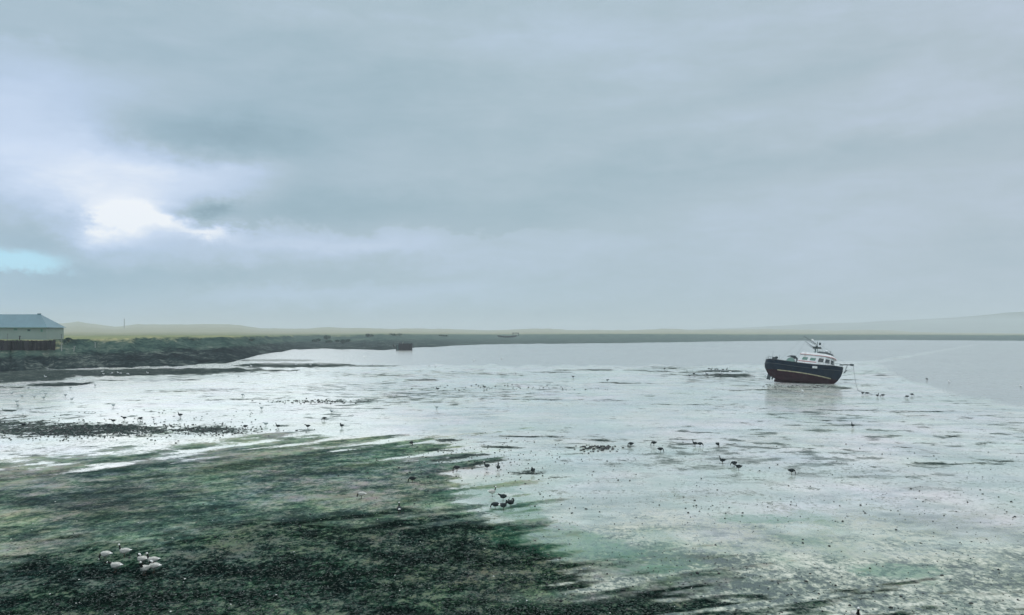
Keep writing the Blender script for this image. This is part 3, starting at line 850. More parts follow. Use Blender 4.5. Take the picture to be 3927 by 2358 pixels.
# white lettering on the bow, two short words
bm = bmesh.new(); r2 = random.Random(4)
tx_ = .30
for word in (5, 5):
    for k in range(word):
        for q in range(2):
            tt_ = tx_+.011*k+.006*q
            z0 = 2.85+(0.0 if word == 5 else .1)+r2.uniform(-.03, .03); z1 = z0+.40-r2.random()*.08*q
            a = hull_pt(tt_, z0, -1)+Vector((0, -.03, 0)); c_ = hull_pt(tt_+.002, z1, -1)+Vector((0, -.04, 0))
            tube(bm, [a, c_], .038, 4)
        zc = r2.choice((2.91, 3.05, 3.19))
        tube(bm, [hull_pt(tx_+.011*k, zc, -1)+Vector((0, -.04, 0)), hull_pt(tx_+.011*k+.007, zc, -1)+Vector((0, -.04, 0))], .035, 4)
    tx_ += .011*word+.006
obj('name_lettering', bm, M_WHITE, boat)

BD = 160.0
base = atD(3070, 1468, BD)
boat.scale = (.94, .94, 1.0)
boat.location = (base.x, base.y, 0.10)
boat.rotation_euler = (Matrix.Rotation(math.radians(-31), 3, 'Z') @ Matrix.Rotation(math.radians(5.0), 3, 'Y') @ Matrix.Rotation(math.radians(-20), 3, 'X')).to_euler()
bpy.context.view_layer.update()
MB = boat.matrix_world.copy()
zmin = min((MB @ v.co).z for v in hull.data.vertices)
boat.location.z += -0.55-zmin
bpy.context.view_layer.update(); MB = boat.matrix_world.copy()
# mooring rope: bow roller to the mud
p0 = MB @ Vector((9.8, 0, 4.95)); p1 = at(3292, 1498, .03); p2 = at(3345, 1512, .03)
bm = bmesh.new(); pts = []
for i in range(15):
    f = i/14.; p = p0.lerp(p1, f); p.z = p0.z*(1-f)**1.9+.03; pts.append(p)
pts += [p1.lerp(p2, .5), p2]
tube(bm, pts, .045, 5)
tag(obj('mooring_rope', bm, M_ROPE), 'thin slack mooring rope running from the boat bow down onto the mud', 'rope')

# ------------------------------------------------------------------ house, wall, posts
wood = plain('weathered_timber', (0.028, 0.026, 0.030), 0.85, 0.7, 0.8, 0.15, 0.5)
wood2 = plain('pale_driftwood', (0.30, 0.31, 0.28), 0.85, 0.3, 1.0, 0.15)
house_w = plain('house_wall_paint', (0.25, 0.32, 0.29), 0.7, 0.12, 0.15)
roof_m = plain('blue_grey_metal_roof', (0.095, 0.19, 0.225), 0.5, 0.2, 0.12)
HDI = 262.0
hp = lambda px: (px-CX)/F*HDI
hx0, hx1 = hp(-420), hp(186)
eave = CAMZ-(1255-HY)*HDI/F; rid = CAMZ-(1203.5-HY)*HDI/F
floor_z = land_z(hp(60), HDI)-0.6
hz_ = thing('long_house', 'long pale house with blue grey hipped roof on the bank at the left edge', 'house', ((hx0+hx1)/2, HDI+5, floor_z))
W = hx1-hx0-1.2; dep = 10.0; ez = eave-floor_z; rz = rid-floor_z
bm = bmesh.new(); box(bm, (0, 0, ez/2), (W, dep, ez)); wall = obj('wall', bm, house_w, hz_)
bm = bmesh.new()
w2, d2 = W/2+.6, dep/2+.6
v = [bm.verts.new(p) for p in ((-w2, -d2, ez-.05), (w2, -d2, ez-.05), (w2, d2, ez-.05), (-w2, d2, ez-.05), (-w2+5.5, 0, rz), (w2-5.6, 0, rz))]
for f in ((0, 1, 5, 4), (1, 2, 5), (2, 3, 4, 5), (3, 0, 4), (3, 2, 1, 0)): bm.faces.new([v[i] for i in f])
roof = obj('roof', bm, roof_m, hz_)
bm = bmesh.new(); box(bm, (w2-6.0, 0, rz+.05), (1.0, .5, .45)); obj('ridge_vent', bm, roof_m, roof)
bm = bmesh.new(); box(bm, (0, -d2-.05, ez-.1), (2*w2, .14, .18)); obj('gutter', bm, M_GREEN, roof)
trimg = plain('green_window_trim', (0.13, 0.30, 0.25), 0.5, 0.2)
for wx, ww, wh, wy in ((60, 13, 6, 1263), (111, 13, 7, 1266), (160, 8, 10, 1267)):
    X0 = hp(wx)*1.0-(hx0+hx1)/2; Z0 = CAMZ-(wy-HY)*HDI/F-floor_z
    fw, fh = ww*HDI/F, wh*HDI/F
    bm = bmesh.new()
    for sx_, sz_, dx_, dz_ in ((fw, .12, 0, fh/2), (fw, .12, 0, -fh/2), (.12, fh-.12, fw/2-.06, 0), (.12, fh-.12, -fw/2+.06, 0)):
        box(bm, (X0+dx_, -dep/2-.03, Z0+dz_), (sx_, .12, sz_))
    wn = obj('window', bm, trimg, hz_)
    bm = bmesh.new(); box(bm, (X0, -dep/2-.01, Z0), (fw-.24, .06, fh-.12)); obj('pane', bm, M_GLASS if wx == 111 else M_GLASSG, wn)
bm = bmesh.new(); box(bm, (W/2-9, -dep/2-.04, 1.0), (1.1, .10, 2.1)); obj('door', bm, house_w, hz_)

# timber scarp wall under the house: posts with planks
rw = thing('timber_bulkhead', 'dark weathered timber bulkhead of posts and planks below the long house', 'retaining wall')
def wall_D(px):
    k = int(np.argmin(abs(lx-px))); return float(Db[k]+(top_D[k]-Db[k])*.80)


x = -330; r3 = random.Random(9); line = []
while x < 215:
    WD = wall_D(x); X0 = (x-CX)/F*WD
    zt = CAMZ-(1304+r3.uniform(-2.5, 3)-HY)*WD/F; zb = CAMZ-(1343-HY)*WD/F
    bm = bmesh.new(); wd_ = r3.uniform(.28, .50)
    box(bm, (X0, WD+r3.uniform(-.1, .1), (zt+zb)/2), (wd_, .4, zt-zb), Matrix.Rotation(r3.uniform(-.05, .05), 3, 'Y'))
    obj('post', bm, wood, rw); line.append((X0, WD+.32, CAMZ-(1306.5-HY)*WD/F, zb))
    x += r3.uniform(9, 17)
bm = bmesh.new()
for a, b_ in zip(line, line[1:]):
    for j in range(7):
        f0, f1 = j/7+.015, (j+1)/7
        q = []
        for P0 in (a, b_):
            for f in (f0, f1):
                z = P0[3]+(P0[2]-P0[3])*f
                for d in (0, .14+.01*(j % 2)): q.append(bm.verts.new((P0[0], P0[1]+d, z)))
        for fc in ((0, 4, 6, 2), (1, 3, 7, 5), (0, 1, 5, 4), (2, 6, 7, 3), (0, 2, 3, 1), (4, 5, 7, 6)): bm.faces.new([q[t] for t in fc])
bmesh.ops.remove_doubles(bm, verts=bm.verts, dist=.002)
obj('planking', bm, wood, rw)
for px, y0, y1, D, m_, lab in ((29, 1281, 1306, 236, M_ROPE, 'thin grey pole standing left of the dark leaning post by the house'),
                               (74, 1289, 1307, 236, wood, 'short dark leaning post on the bank in front of the house windows'),
                               (236, 1283, 1304, 240, M_ROPE, 'thin pale pole on the bank right of the house'),
                               (236, 1317, 1341, 232, wood2, 'pale upright driftwood post on the slope right of the bulkhead'),
                               (283, 1328, 1342, 236, wood2, 'short pale broken stump leaning on the grassy slope'),
                               (365, 1313, 1340, 262, wood2, 'pale slender post standing alone on the green slope')):
    a = atD(px, y1, D); b_ = atD(px+(3 if px == 283 else (2 if px == 74 else 0)), y0, D)
    o = thing('pole', lab, 'pole', (a.x, a.y, a.z-.4), group='poles and posts on the left bank')
    bm = bmesh.new(); r_ = .10 if m_ is M_ROPE else .17
    tube(bm, [(0, 0, 0), (b_.x-a.x, 0, b_.z-a.z+.4)], [r_, r_*.7], 6); obj('shaft', bm, m_, o)
    bm = bmesh.new(); box(bm, (b_.x-a.x, 0, b_.z-a.z+.42), (r_*2.6, r_*2.6, .15)); obj('cap', bm, m_, o)
# radio mast on the hill
MD = 2600.0
a = atD(477, 1256, MD); b_ = atD(477, 1222, MD)
o = thing('radio_mast', 'tall thin grey mast standing alone on the hazy hill ridge', 'mast', (a.x, a.y, a.z-2))
bm = bmesh.new(); H = b_.z-a.z+2; tube(bm, [(0, 0, 0), (0, 0, H)], [1.5, 1.3], 8); obj('tower', bm, M_GREY, o)
bm = bmesh.new(); tube(bm, [(0, 0, H), (0, 0, H+1.5)], .3, 6); obj('aerial', bm, M_GREY, o)

# ruined crib at the marsh edge
CD = CAMZ*F/(1343-HY)
c0 = at(1552, 1343)
cr = thing('timber_crib', 'dark ruined timber crib standing at the water edge of the marsh', 'ruined crib', (c0.x, CD, 0))
Wc = 57*CD/F; Hc = 26*CD/F
r4 = random.Random(3)
for s in (0, 1):
    bm = bmesh.new()
    for j in range(9):
        box(bm, (.55, (-1.8 if s == 0 else 1.8)+r4.uniform(-.04, .04), .22+j*Hc/9.2), (Wc*.86+r4.uniform(-.4, .3), .28, Hc/9.2*.84))
    obj('wall_boards', bm, wood, cr)
for x_ in (-1.0, 1): 
    bm = bmesh.new()
    for j in range(9): box(bm, (.55+x_*Wc*.42, r4.uniform(-.05, .05), .25+j*Hc/9.2), (.28, 3.3, Hc/9.2*.8))
    obj('end_boards', bm, wood, cr)
for x_, h_ in ((-4.7, .75), (-3.2, .82), (-2.6, 1.12), (-1.6, 1.05), (-.4, 1.10), (.9, 1.0), (2.2, 1.06), (3.4, 1.0), (4.4, 1.08)):
    bm = bmesh.new(); box(bm, (x_, -2.1, Hc*h_/2), (.35, .3, Hc*h_)); obj('post', bm, wood, cr)
bm = bmesh.new(); box(bm, (-3.9, -.8, Hc*.40), (2.0, 1.8, Hc*.8)); obj('side_bay', bm, M_TEAL, cr)
bm = bmesh.new(); box(bm, (-.8, -1.5, Hc*1.05), (.5, .3, 1.6), Matrix.Rotation(.15, 3, 'Y')); obj('gatepost', bm, wood2, cr)
bm = bmesh.new()
box(bm, (.4, 0, Hc*.97), (Wc*.8, 3.3, .2)); obj('top_deck', bm, wood, cr)
o = thing('leaning_pile', 'broken green pile leaning left of the dark timber crib', 'wooden pile', at(1509, 1336))
bm = bmesh.new(); tube(bm, [(.6, 0, -.2), (0, 0, 2.6)], [.35, .28], 6); tube(bm, [(.2, 0, 1.3), (-1.3, 0, 2.4)], .16, 5); tube(bm, [(.4, 0, .5), (2.0, 0, -.1)], .25, 5); tag(obj('timber', bm, wood, o))
bm = bmesh.new(); tube(bm, [(-1, 0, .2), (1.4, .3, .25), (3.0, 0, .1)], .22, 6); obj('fallen_beam', bm, wood, o)
# derelict hull far on the marsh
Dd = 900.0
a = atD(1945, 1296, Dd)
o = thing('derelict_hull', 'small dark derelict hull lying on the far marsh edge', 'derelict boat', (a.x, Dd-12, a.z))
bm = bmesh.new(); n = 12; R_ = []
for i in range(n+1):
    t = -1+2*i/n; w = max(.05, (1-abs(t)**2.5))*2.2; z = 2.2+1.2*t*t
    R_.append([bm.verts.new(p) for p in ((t*11, -w, z), (t*10.5, -w*.55, .4+1.2*t*t), (t*10.5, w*.55, .4+1.2*t*t), (t*11, w, z))])
for i in range(n):
    for j in range(3): bm.faces.new((R_[i][j], R_[i+1][j], R_[i+1][j+1], R_[i][j+1]))
obj('hull', bm, M_DARK, o)
bm = bmesh.new(); box(bm, (9.5, 0, 5.6), (7.5, 3, .7)); 
for x_ in (6.5, 12.5): box(bm, (x_, 0, 3.9), (.6, .6, 3.0))
obj('canopy', bm, M_DARK, o)

# ------------------------------------------------------------------ shrubs on the marsh
leaf = plain('shrub_leaf', (0.035, 0.085, 0.060), 0.8, 0.5, 0.6, 0.15)
bark = plain('shrub_bark', (0.05, 0.045, 0.04), 0.9, 0.3)
shr = [(1207, 1311, 24, 11, 'leftmost low shrub of the marsh thicket'), (1222, 1309, 22, 12, 'second shrub from the left in the marsh thicket'),
       (1252, 1302, 34, 18, 'tallest green shrub in the middle of the marsh thicket'), (1262, 1315, 34, 11, 'low dark shrub below the tallest shrub of the thicket'),
       (1290, 1313, 22, 10, 'small shrub between the tallest and the dark shrubs'), (1313, 1317, 30, 17, 'dark rounded shrub near the right end of the thicket'),
       (1336, 1312, 16, 11, 'rightmost small square shrub of the marsh thicket'), (1418, 1292, 34, 11, 'green shrub on the marsh crest right of the thicket'),
       (1515, 1287, 60, 9, 'wide dark shrub on the crest above the timber crib'), (1700, 1290, 40, 7, 'low shrub far right on the marsh crest'), (740, 1304, 70, 9, 'long dark low shrub on the left marsh slope'),
       (262, 1304, 30, 10, 'brown green bush at the top of the bank beside the house'), (965, 1305, 30, 7, 'small dark bush on the marsh left of the thicket')]
for px, py, w_, h_, lab in shr:
    # stand it where the line of sight meets the land
    best = None
    for i in range(LP.shape[0]):
        j = int(np.argmin(abs(lx-px))); D_ = LP[i, j, 1]; yy_ = HY+(CAMZ-LP[i, j, 2])*F/D_
        if best is None or abs(yy_-py) < best[0]: best = (abs(yy_-py), D_, LP[i, j, 2])
    D_, Z_ = best[1], best[2]
    S = D_/F
    o = thing('shrub', lab, 'shrub', ((px-CX)/F*D_, D_, Z_), group='shrubs on the marsh')
    rr = random.Random(px); bm = bmesh.new(); wS, hS = w_*S/2, h_*S
    lobes = [(rr.uniform(-.75, .75)*wS, rr.uniform(-.5, .5)*wS, rr.uniform(.25, .75)*hS, rr.uniform(.22, .42)) for _ in range(9)]
    for q in range(520):
        L = rr.choice(lobes); d = Vector((rr.gauss(0, 1), rr.gauss(0, 1), rr.gauss(0, 1))).normalized()*rr.uniform(.6, 1.05)
        c_ = Vector((L[0]+d.x*wS*L[3], L[1]+d.y*wS*L[3], max(.05, L[2]+d.z*hS*L[3])))
        s_l = rr.uniform(.12, .28)*max(1, S*8); R = Euler((rr.uniform(0, 6), rr.uniform(0, 6), rr.uniform(0, 6))).to_matrix()
        bm.faces.new([bm.verts.new(c_+R @ Vector(p)) for p in ((-s_l, 0, 0), (0, -s_l*.5, 0), (s_l, 0, 0), (0, s_l*.5, 0))])
    obj('foliage', bm, leaf, o)
    bm = bmesh.new()
    for q in range(5): tube(bm, [(rr.uniform(-.2, .2)*wS, 0, -.3), (rr.uniform(-.6, .6)*wS, rr.uniform(-.4, .4)*wS, hS*.6)], [.10, .04], 4)
    obj('stems', bm, bark, o)

# ------------------------------------------------------------------ pebbles, worm casts, rocks, shells, grass tufts (nobody could count them)
pm = plain('wet_dark_stone', (0.012, 0.016, 0.016), 0.5, 0.4, 5.0, 0.4)
shm = plain('white_shell', (0.62, 0.64, 0.60), 0.5, 0.2, 5.0)


def scatter(name, n, place, size, mat, flat=.6, seed=1, lum=None):
    r = random.Random(seed); V = []; Fc = []
    base_bm = bmesh.new(); bmesh.ops.create_icosphere(base_bm, subdivisions=1, radius=1)
    bv = [v.co.copy() for v in base_bm.verts]; bf = [[v.index for v in f.verts] for f in base_bm.faces]; base_bm.free()
    for _ in range(n):
        q = place(r)
        if q is None: continue
        p = at(*q); s = size(r, q)
        R = Euler((r.uniform(-.3, .3), r.uniform(-.3, .3), r.uniform(0, 6.3))).to_matrix()
        o_ = len(V); k_ = [r.uniform(.7, 1.2) for _ in bv]
        sx_, sy_, sz_ = s*r.uniform(.8, 1.4), s*r.uniform(.7, 1.1), s*flat*r.uniform(.7, 1.3)
        V += [tuple(p+R @ Vector((v.x*sx_*k, v.y*sy_*k, v.z*sz_*k+sz_*.35))) for v, k in zip(bv, k_)]
        Fc += [[i+o_ for i in f] for f in bf]
    o = obj(name, (V, [], Fc), mat)
    return tag(o, kind='stuff')


def pl_casts(r):
    k = r.random()
    if k < .50: return (r.gauss(1750, 230), r.gauss(1760, 45))
    if k < .75: return (r.uniform(1500, 3927), r.uniform(1700, 2000))
    if k < .93: return (r.uniform(1600, 3927), r.uniform(1900, 2358))
    return (r.uniform(0, 1700), r.uniform(1690, 2358))


scatter('mud_casts', 620, pl_casts, lambda r, q: r.uniform(.030, .072)*(1.25 if r.random() < .12 else 1), pm, .75, 5)
scatter('rocks', 900, lambda r: (r.gauss(360, 230), r.gauss(1648, 17)-max(0, 0)) if r.random() < .8 else (r.gauss(820, 140), r.gauss(1652, 10)), lambda r, q: r.uniform(.05, .13), pm, .6, 8)
scatter('rocks', 130, lambda r: (r.uniform(0, 1000), r.uniform(1570, 1640)), lambda r, q: r.uniform(.05, .12), pm, .5, 9)
scatter('mussel_clumps', 260, lambda r: (r.gauss(1210, 90), r.gauss(1539, 4)) if r.random() < .5 else ((r.gauss(1950, 180), r.gauss(1488, 6)) if r.random() < .5 else (r.gauss(2300, 40), r.gauss(1718, 6))), lambda r, q: r.uniform(.08, .18), pm, .6, 12)
scatter('kelp_lumps', 420, lambda r: (r.gauss(2765, 50), r.gauss(1440, 2.5)) if r.random() < .35 else ((r.gauss(2730, 60), r.gauss(1424, 1.5)) if r.random() < .35 else ((r.uniform(2920, 3210), r.gauss(1482, 4)) if r.random() < .5 else (r.uniform(0, 1300), r.gauss(1428, 8)))), lambda r, q: r.uniform(.08, .22), pm, .45, 14)
scatter('mud_casts', 1500, lambda r: (r.uniform(1400, 3927), r.uniform(1720, 2358)**1.0), lambda r, q: r.uniform(.014, .036), pm, .7, 25)
scatter('shells', 150, lambda r: (r.uniform(0, 3927), r.uniform(1880, 2358)), lambda r, q: r.uniform(.018, .045), shm, .4, 15)

# weed fronds lying over the dark foreshore
wm, g, bs = new_mat('sea_weed')
x, y, z = wpos(g).sep()
nn_ = noise(g, comb(g, x*3.1, y*3.1, z*9), 1.0, 3, .6)*0.6+noise(g, comb(g, x*.16, y*.3, 3), 1.0, 5, .6)*0.4
g.links.new(ramp(g, nn_, [(0.30, (0.004, 0.009, 0.008)), (0.5, (0.020, 0.040, 0.030)), (0.62, (0.05, 0.085, 0.058)), (0.78, (0.17, 0.20, 0.145))]), bs.inputs['Base Color'])
bs.inputs['Roughness'].default_value = 0.45; bs.inputs['Specular IOR Level'].default_value = 0.25
alg_w = alg**2*(0.22+0.78*deep)
r = random.Random(77); V = []; Fc = []
rowsel = [i for i, yv in enumerate(ys) if 1700 < yv < 2440]; colsel = [j for j, xv in enumerate(xs) if -200 < xv < 4100]
while len(Fc) < 26000:
    D = 1/math.sqrt(r.uniform(1/75.**2, 1/25.**2)); py = HY+CAMZ*F/D; px = r.uniform(-150, 4050)
    i = min(len(ys)-1, int(np.searchsorted(ys, py))); j = min(len(xs)-1, int(np.searchsorted(xs, px)))
    if r.random() > alg_w[i, j]: continue
    p = at(px, py, 0); L = r.uniform(.03, .11); w_ = L*r.uniform(.15, .4); a_ = r.uniform(0, PI*2); h_ = r.uniform(.004, .035)
    dx_, dy_ = math.cos(a_)*L, math.sin(a_)*L; ex, ey = -math.sin(a_)*w_, math.cos(a_)*w_
    k = len(V)
    V += [(p.x-dx_, p.y-dy_, .001), (p.x+ex, p.y+ey, h_), (p.x+dx_, p.y+dy_, .004), (p.x-ex, p.y-ey, h_*.6)]
    Fc.append((k, k+3, k+2, k+1))
tag(obj('seaweed', (V, [], Fc), wm), kind='stuff')

# ------------------------------------------------------------------ birds
def bird_mats(tag_, back, belly, neck, head):
    out_ = []
    for nm, c in (('tail', head), ('back', back), ('neck', neck), ('head', head)):
        out_.append(plain(tag_+'_'+nm, c, 0.8, 0.45 if nm == 'back' else 0.12, 16.0, 0.15))
    return out_


MAT = {'pale': bird_mats('pale_goose', (0.48, 0.48, 0.44), None, (0.012, 0.014, 0.014), (0.80, 0.80, 0.76)),
       'dark': bird_mats('dark_goose', (0.030, 0.040, 0.042), None, (0.012, 0.015, 0.015), (0.70, 0.71, 0.68)),  # this and the next: wet, backlit darkness put into the plumage colour
       'black': bird_mats('black_goose', (0.022, 0.030, 0.032), None, (0.012, 0.015, 0.015), (0.030, 0.040, 0.040)),
       'gull': bird_mats('gull', (0.62, 0.64, 0.64), None, (0.75, 0.76, 0.75), (0.78, 0.79, 0.78)),
       'grey': bird_mats('grey_gull', (0.34, 0.39, 0.39), None, (0.45, 0.50, 0.50), (0.52, 0.56, 0.56))}
M_BILL = plain('bill', (0.20, 0.12, 0.09), 0.6, 0.2); M_LEG = plain('leg_skin', (0.10, 0.06, 0.035), 0.6, 0.2)
POSE = {'up': [((.21, .37), .060, 2), ((.235, .43), .040, 2), ((.245, .50), .033, 2), ((.25, .54), .037, 3), ((.27, .565), .040, 3), ((.30, .56), .030, 3), ((.325, .55), .018, 3)],
        'feed': [((.22, .29), .065, 2), ((.28, .25), .045, 2), ((.32, .17), .036, 2), ((.335, .10), .036, 3), ((.345, .06), .036, 3), ((.355, .035), .024, 3)],
        'walk': [((.22, .34), .060, 2), ((.29, .37), .042, 2), ((.35, .395), .035, 2), ((.39, .40), .038, 3), ((.42, .395), .034, 3), ((.45, .385), .020, 3)],
        'preen': [((.20, .37), .058, 2), ((.22, .43), .042, 2), ((.19, .475), .038, 3), ((.14, .47), .040, 3), ((.10, .44), .034, 3), ((.07, .41), .020, 3)]}
CACHE = {}


def bird_mesh(pose, mk):
    k = (pose, mk)
    if k in CACHE: return CACHE[k]
    pts = [((-.36, .305), (.028, .010), 0), ((-.31, .305), (.050, .020), 0), ((-.25, .295), (.075, .045), 1), ((-.16, .28), (.112, .088), 1),
           ((-.05, .27), (.135, .115), 1), ((.06, .27), (.135, .122), 1), ((.15, .285), (.108, .105), 1)]
    P_ = [Vector((x, 0, z)) for (x, z), _, _ in pts]; R_ = [r for _, r, _ in pts]; M_ = [m for _, _, m in pts]
    for (x, z), r, m in POSE[pose]: P_.append(Vector((x, 0, z))); R_.append((r, r)); M_.append(m)
    bm = bmesh.new(); tube(bm, P_, R_, 10, mis=M_)
    res = {}
    def mk_me(name, bm_, mats, smooth=True):
        bmesh.ops.recalc_face_normals(bm_, faces=bm_.faces); me = bpy.data.meshes.new(name); bm_.to_mesh(me); bm_.free()
        for m in mats: me.materials.append(m)
        me.polygons.foreach_set('use_smooth', [smooth]*len(me.polygons)); return me
    res['body'] = mk_me('body', bm, MAT[mk])
    tip, pre = P_[-1], P_[-2]; d = (tip-pre).normalized()
    bm = bmesh.new(); tube(bm, [tip-d*.01, tip+d*.035, tip+d*.055-Vector((0, 0, .004))], [.015, .010, .003], 6); res['bill'] = mk_me('bill', bm, [M_BILL])
    for s in (1, -1):
        bm = bmesh.new(); ball(bm, (-.06, s*.098, .305), (.20, .035, .075), Matrix.Rotation(-.10, 3, 'Y'), sub=2)
        res['wing%d' % s] = mk_me('wing', bm, [MAT[mk][1]])
        bm = bmesh.new(); y = s*.05
        tube(bm, [(.0, y, .19), (.015, y, .10), (.0, y, .01)], [.020, .011, .010], 5)
        for a_ in (-.4, 0, .4): tube(bm, [(0, y, .008), (.065*math.cos(a_), y+.065*math.sin(a_), .006)], [.009, .005], 4)
        res['leg%d' % s] = mk_me('leg', bm, [M_LEG])
    CACHE[k] = res
    return res


def bird(name, px, py, deg, pose, mk, label, cat, group, scale=1.0, parts=True, z=None):
    """stands with its feet on the flat at the given place, facing deg (0 = right, 180 = left, -90 = towards the viewer)"""
    p = at(px, py, 0)
    p.z = 0.0 if z is None else z
    M = bird_mesh(pose, mk)
    rt = (0, 0, math.radians(deg))
    if not parts:
        # too small in view for parts: body, wings and legs in one mesh
        key = ('one', pose, mk)
        if key not in CACHE:
            bm = bmesh.new()
            bm.from_mesh(M['body'])
            for q in ('wing1', 'wing-1'):
                n0 = len(bm.faces); bm.from_mesh(M[q]); bm.faces.ensure_lookup_table()
                for f in bm.faces[n0:]: f.material_index = 1
            for q in ('leg1', 'leg-1', 'bill'):
                n0 = len(bm.faces); bm.from_mesh(M[q]); bm.faces.ensure_lookup_table()
                for f in bm.faces[n0:]: f.material_index = 4
            me = bpy.data.meshes.new(name); bm.to_mesh(me); bm.free()
            for m in MAT[mk]+[M_LEG]: me.materials.append(m)
            CACHE[key] = me
        o = bpy.data.objects.new(name, CACHE[key]); COL.objects.link(o)
        o.location = p; o.rotation_euler = rt; o.scale = (scale*.85, scale, scale)
        return tag(o, label, cat, group)
    o = thing(name, label, cat, p, rt, group); o.scale = (scale*.80, scale, scale)
    for q in ('body', 'bill', 'wing1', 'wing-1', 'leg1', 'leg-1'):
        nm = q.rstrip('-1')
        c = bpy.data.objects.new(nm, M[q]); COL.objects.link(c); c.parent = o
    return o


GG = 'emperor geese on the near mudflat'.replace('emperor ', 'white headed ')
S1 = 1.05
near_geese = [
    (405, 2149, 180, 'feed', 'pale', 'pale grazing goose with head down, leftmost of the near left flock'),
    (478, 2137, 195, 'up', 'pale', 'pale goose with white head raised high, farthest back of the near left flock'),
    (444, 2194, 180, 'walk', 'pale', 'pale goose stretching its head forward, in front of the leftmost grazing goose'),
    (545, 2169, 170, 'preen', 'pale', 'pale goose with head turned back, between the raised head goose and the front pair'),
    (592, 2196, 180, 'preen', 'pale', 'pale goose lying side on, rightmost of the near left flock'),
    (556, 2205, 250, 'up', 'pale', 'goose facing the viewer with round white head, nearest of the near left flock'),
    (586, 2172, 200, 'up', 'pale', 'goose half hidden behind the rightmost side on goose'),
    (1387, 1912, 180, 'feed', 'pale', 'pale goose with white neck stretched down, alone on the green mud'),
    (1531, 1971, 100, 'up', 'dark', 'dark goose with white head standing alone, right of the pale grazing goose'),
    (1887, 1903, 0, 'up', 'pale', 'pale goose looking right at the back of the huddled group'),
    (1930, 1921, 180, 'walk', 'dark', 'dark goose in the middle of the huddled group, head low to the left'),
    (1900, 1953, 180, 'feed', 'dark', 'dark goose at the front left of the huddled group, head down'),
    (1930, 1956, 20, 'up', 'dark', 'dark goose with pointed white head at the front of the huddled group'),
    (1958, 1945, 0, 'preen', 'black', 'black goose tucking its head, rightmost of the huddled group'),
    (1752, 1807, 180, 'feed', 'black', 'black goose feeding, leftmost of the four spread along the weed edge'),
    (1868, 1800, 170, 'up', 'dark', 'dark goose with white head beside a small weed patch'),
    (1911, 1806, 95, 'up', 'black', 'black goose seen from behind, legs apart on wet mud'),
    (2043, 1817, 250, 'preen', 'dark', 'round dark goose with white crown preening above a green weed patch'),
    (1582, 1850, 180, 'feed', 'black', 'black goose feeding on green weed, below the weed edge'),
    (1578, 1709, 80, 'feed', 'black', 'small black goose feeding end on, above the weed edge'),
    (2771, 1778, 175, 'up', 'black', 'black goose with head up, left of the close right hand pair'),
    (2816, 1789, 180, 'feed', 'dark', 'dark goose behind its partner in the right hand pair, head down'),
    (2833, 1803, 180, 'walk', 'black', 'black goose at the front of the right hand pair, neck forward'),
    (3035, 1819, 0, 'feed', 'black', 'black goose feeding alone to the right, head down on the right side'),
    (3270, 1641, 90, 'up', 'black', 'small black goose standing alone well below the boat'),
    (2420, 1713, 180, 'feed', 'black', 'black goose feeding, leftmost of the row of six on shiny mud'),
    (2508, 1709, 185, 'feed', 'black', 'black goose with long neck down, second from left in the row of six'),
    (2532, 1734, 0, 'feed', 'black', 'black goose feeding to the right, nearest of the row of six'),
    (2666, 1712, 180, 'up', 'black', 'black goose with head up beside a white necked goose in the row of six'),
    (2684, 1713, 340, 'feed', 'dark', 'goose with white neck bent down, fifth in the row of six'),
    (2752, 1714, 280, 'feed', 'black', 'black goose feeding, rightmost of the row of six'),
    (941, 1644, 180, 'feed', 'black', 'dark goose feeding, leftmost of the row above the weed'),
    (1020, 1634, 180, 'walk', 'grey', 'small grey goose, second from left in the row above the weed'),
    (1066, 1643, 180, 'up', 'black', 'big dark goose with upright neck in the row above the weed'),
    (1181, 1643, 180, 'walk', 'black', 'dark goose with level neck pointing left, right of the upright one'),
    (1244, 1612, 180, 'feed', 'black', 'dark goose with hooked neck down, farthest back of the row above the weed'),
    (1311, 1641, 180, 'preen', 'black', 'dark preening goose, rightmost of the row above the weed'),
    (435, 1622, 180, 'walk', 'black', 'dark goose standing on the back edge of the rocky patch'),
    (477, 1611, 180, 'walk', 'black', 'dark bird on pale mud just above the rocks, left of a similar bird'),
    (538, 1613, 180, 'feed', 'black', 'dark bird feeding just above the rocks, right of a similar bird'),
    (90, 1637, 180, 'walk', 'black', 'dark goose resting on the far left rocks'),
]
for px, py, dg, ps, mk, lab in near_geese:
    bird('goose', px, py, dg, ps, mk, lab, 'goose', 'geese spread over the mudflat', S1)
# the one at the bottom edge faces the viewer
bird('goose', 3283, 2392, 265, 'up', 'pale', 'goose with white head rising above the bottom edge of the picture', 'goose', 'geese spread over the mudflat', 1.1)
ORD = ['leftmost', 'second', 'third', 'fourth', 'fifth', 'sixth', 'seventh', 'eighth', 'ninth', 'tenth', 'eleventh', 'twelfth', 'thirteenth', 'fourteenth', 'fifteenth', 'sixteenth']


def row(pts, mk, desc, where, name, cat, grp, sc_=1.0, z=0.0, pose=('walk', 'up', 'feed'), parts=False):
    pts = sorted(pts); r = random.Random(len(pts)*7+int(pts[0][0]))
    for i, (px, py) in enumerate(pts):
        o_ = ORD[i]+' from the left' if i else 'leftmost'
        lab = '%s %s, %s' % (desc, where, o_)
        bird(name, px, py, r.choice((180, 180, 0, 150, 30)), r.choice(pose), mk if isinstance(mk, str) else mk[i % len(mk)], lab, cat, grp, sc_, parts, z)


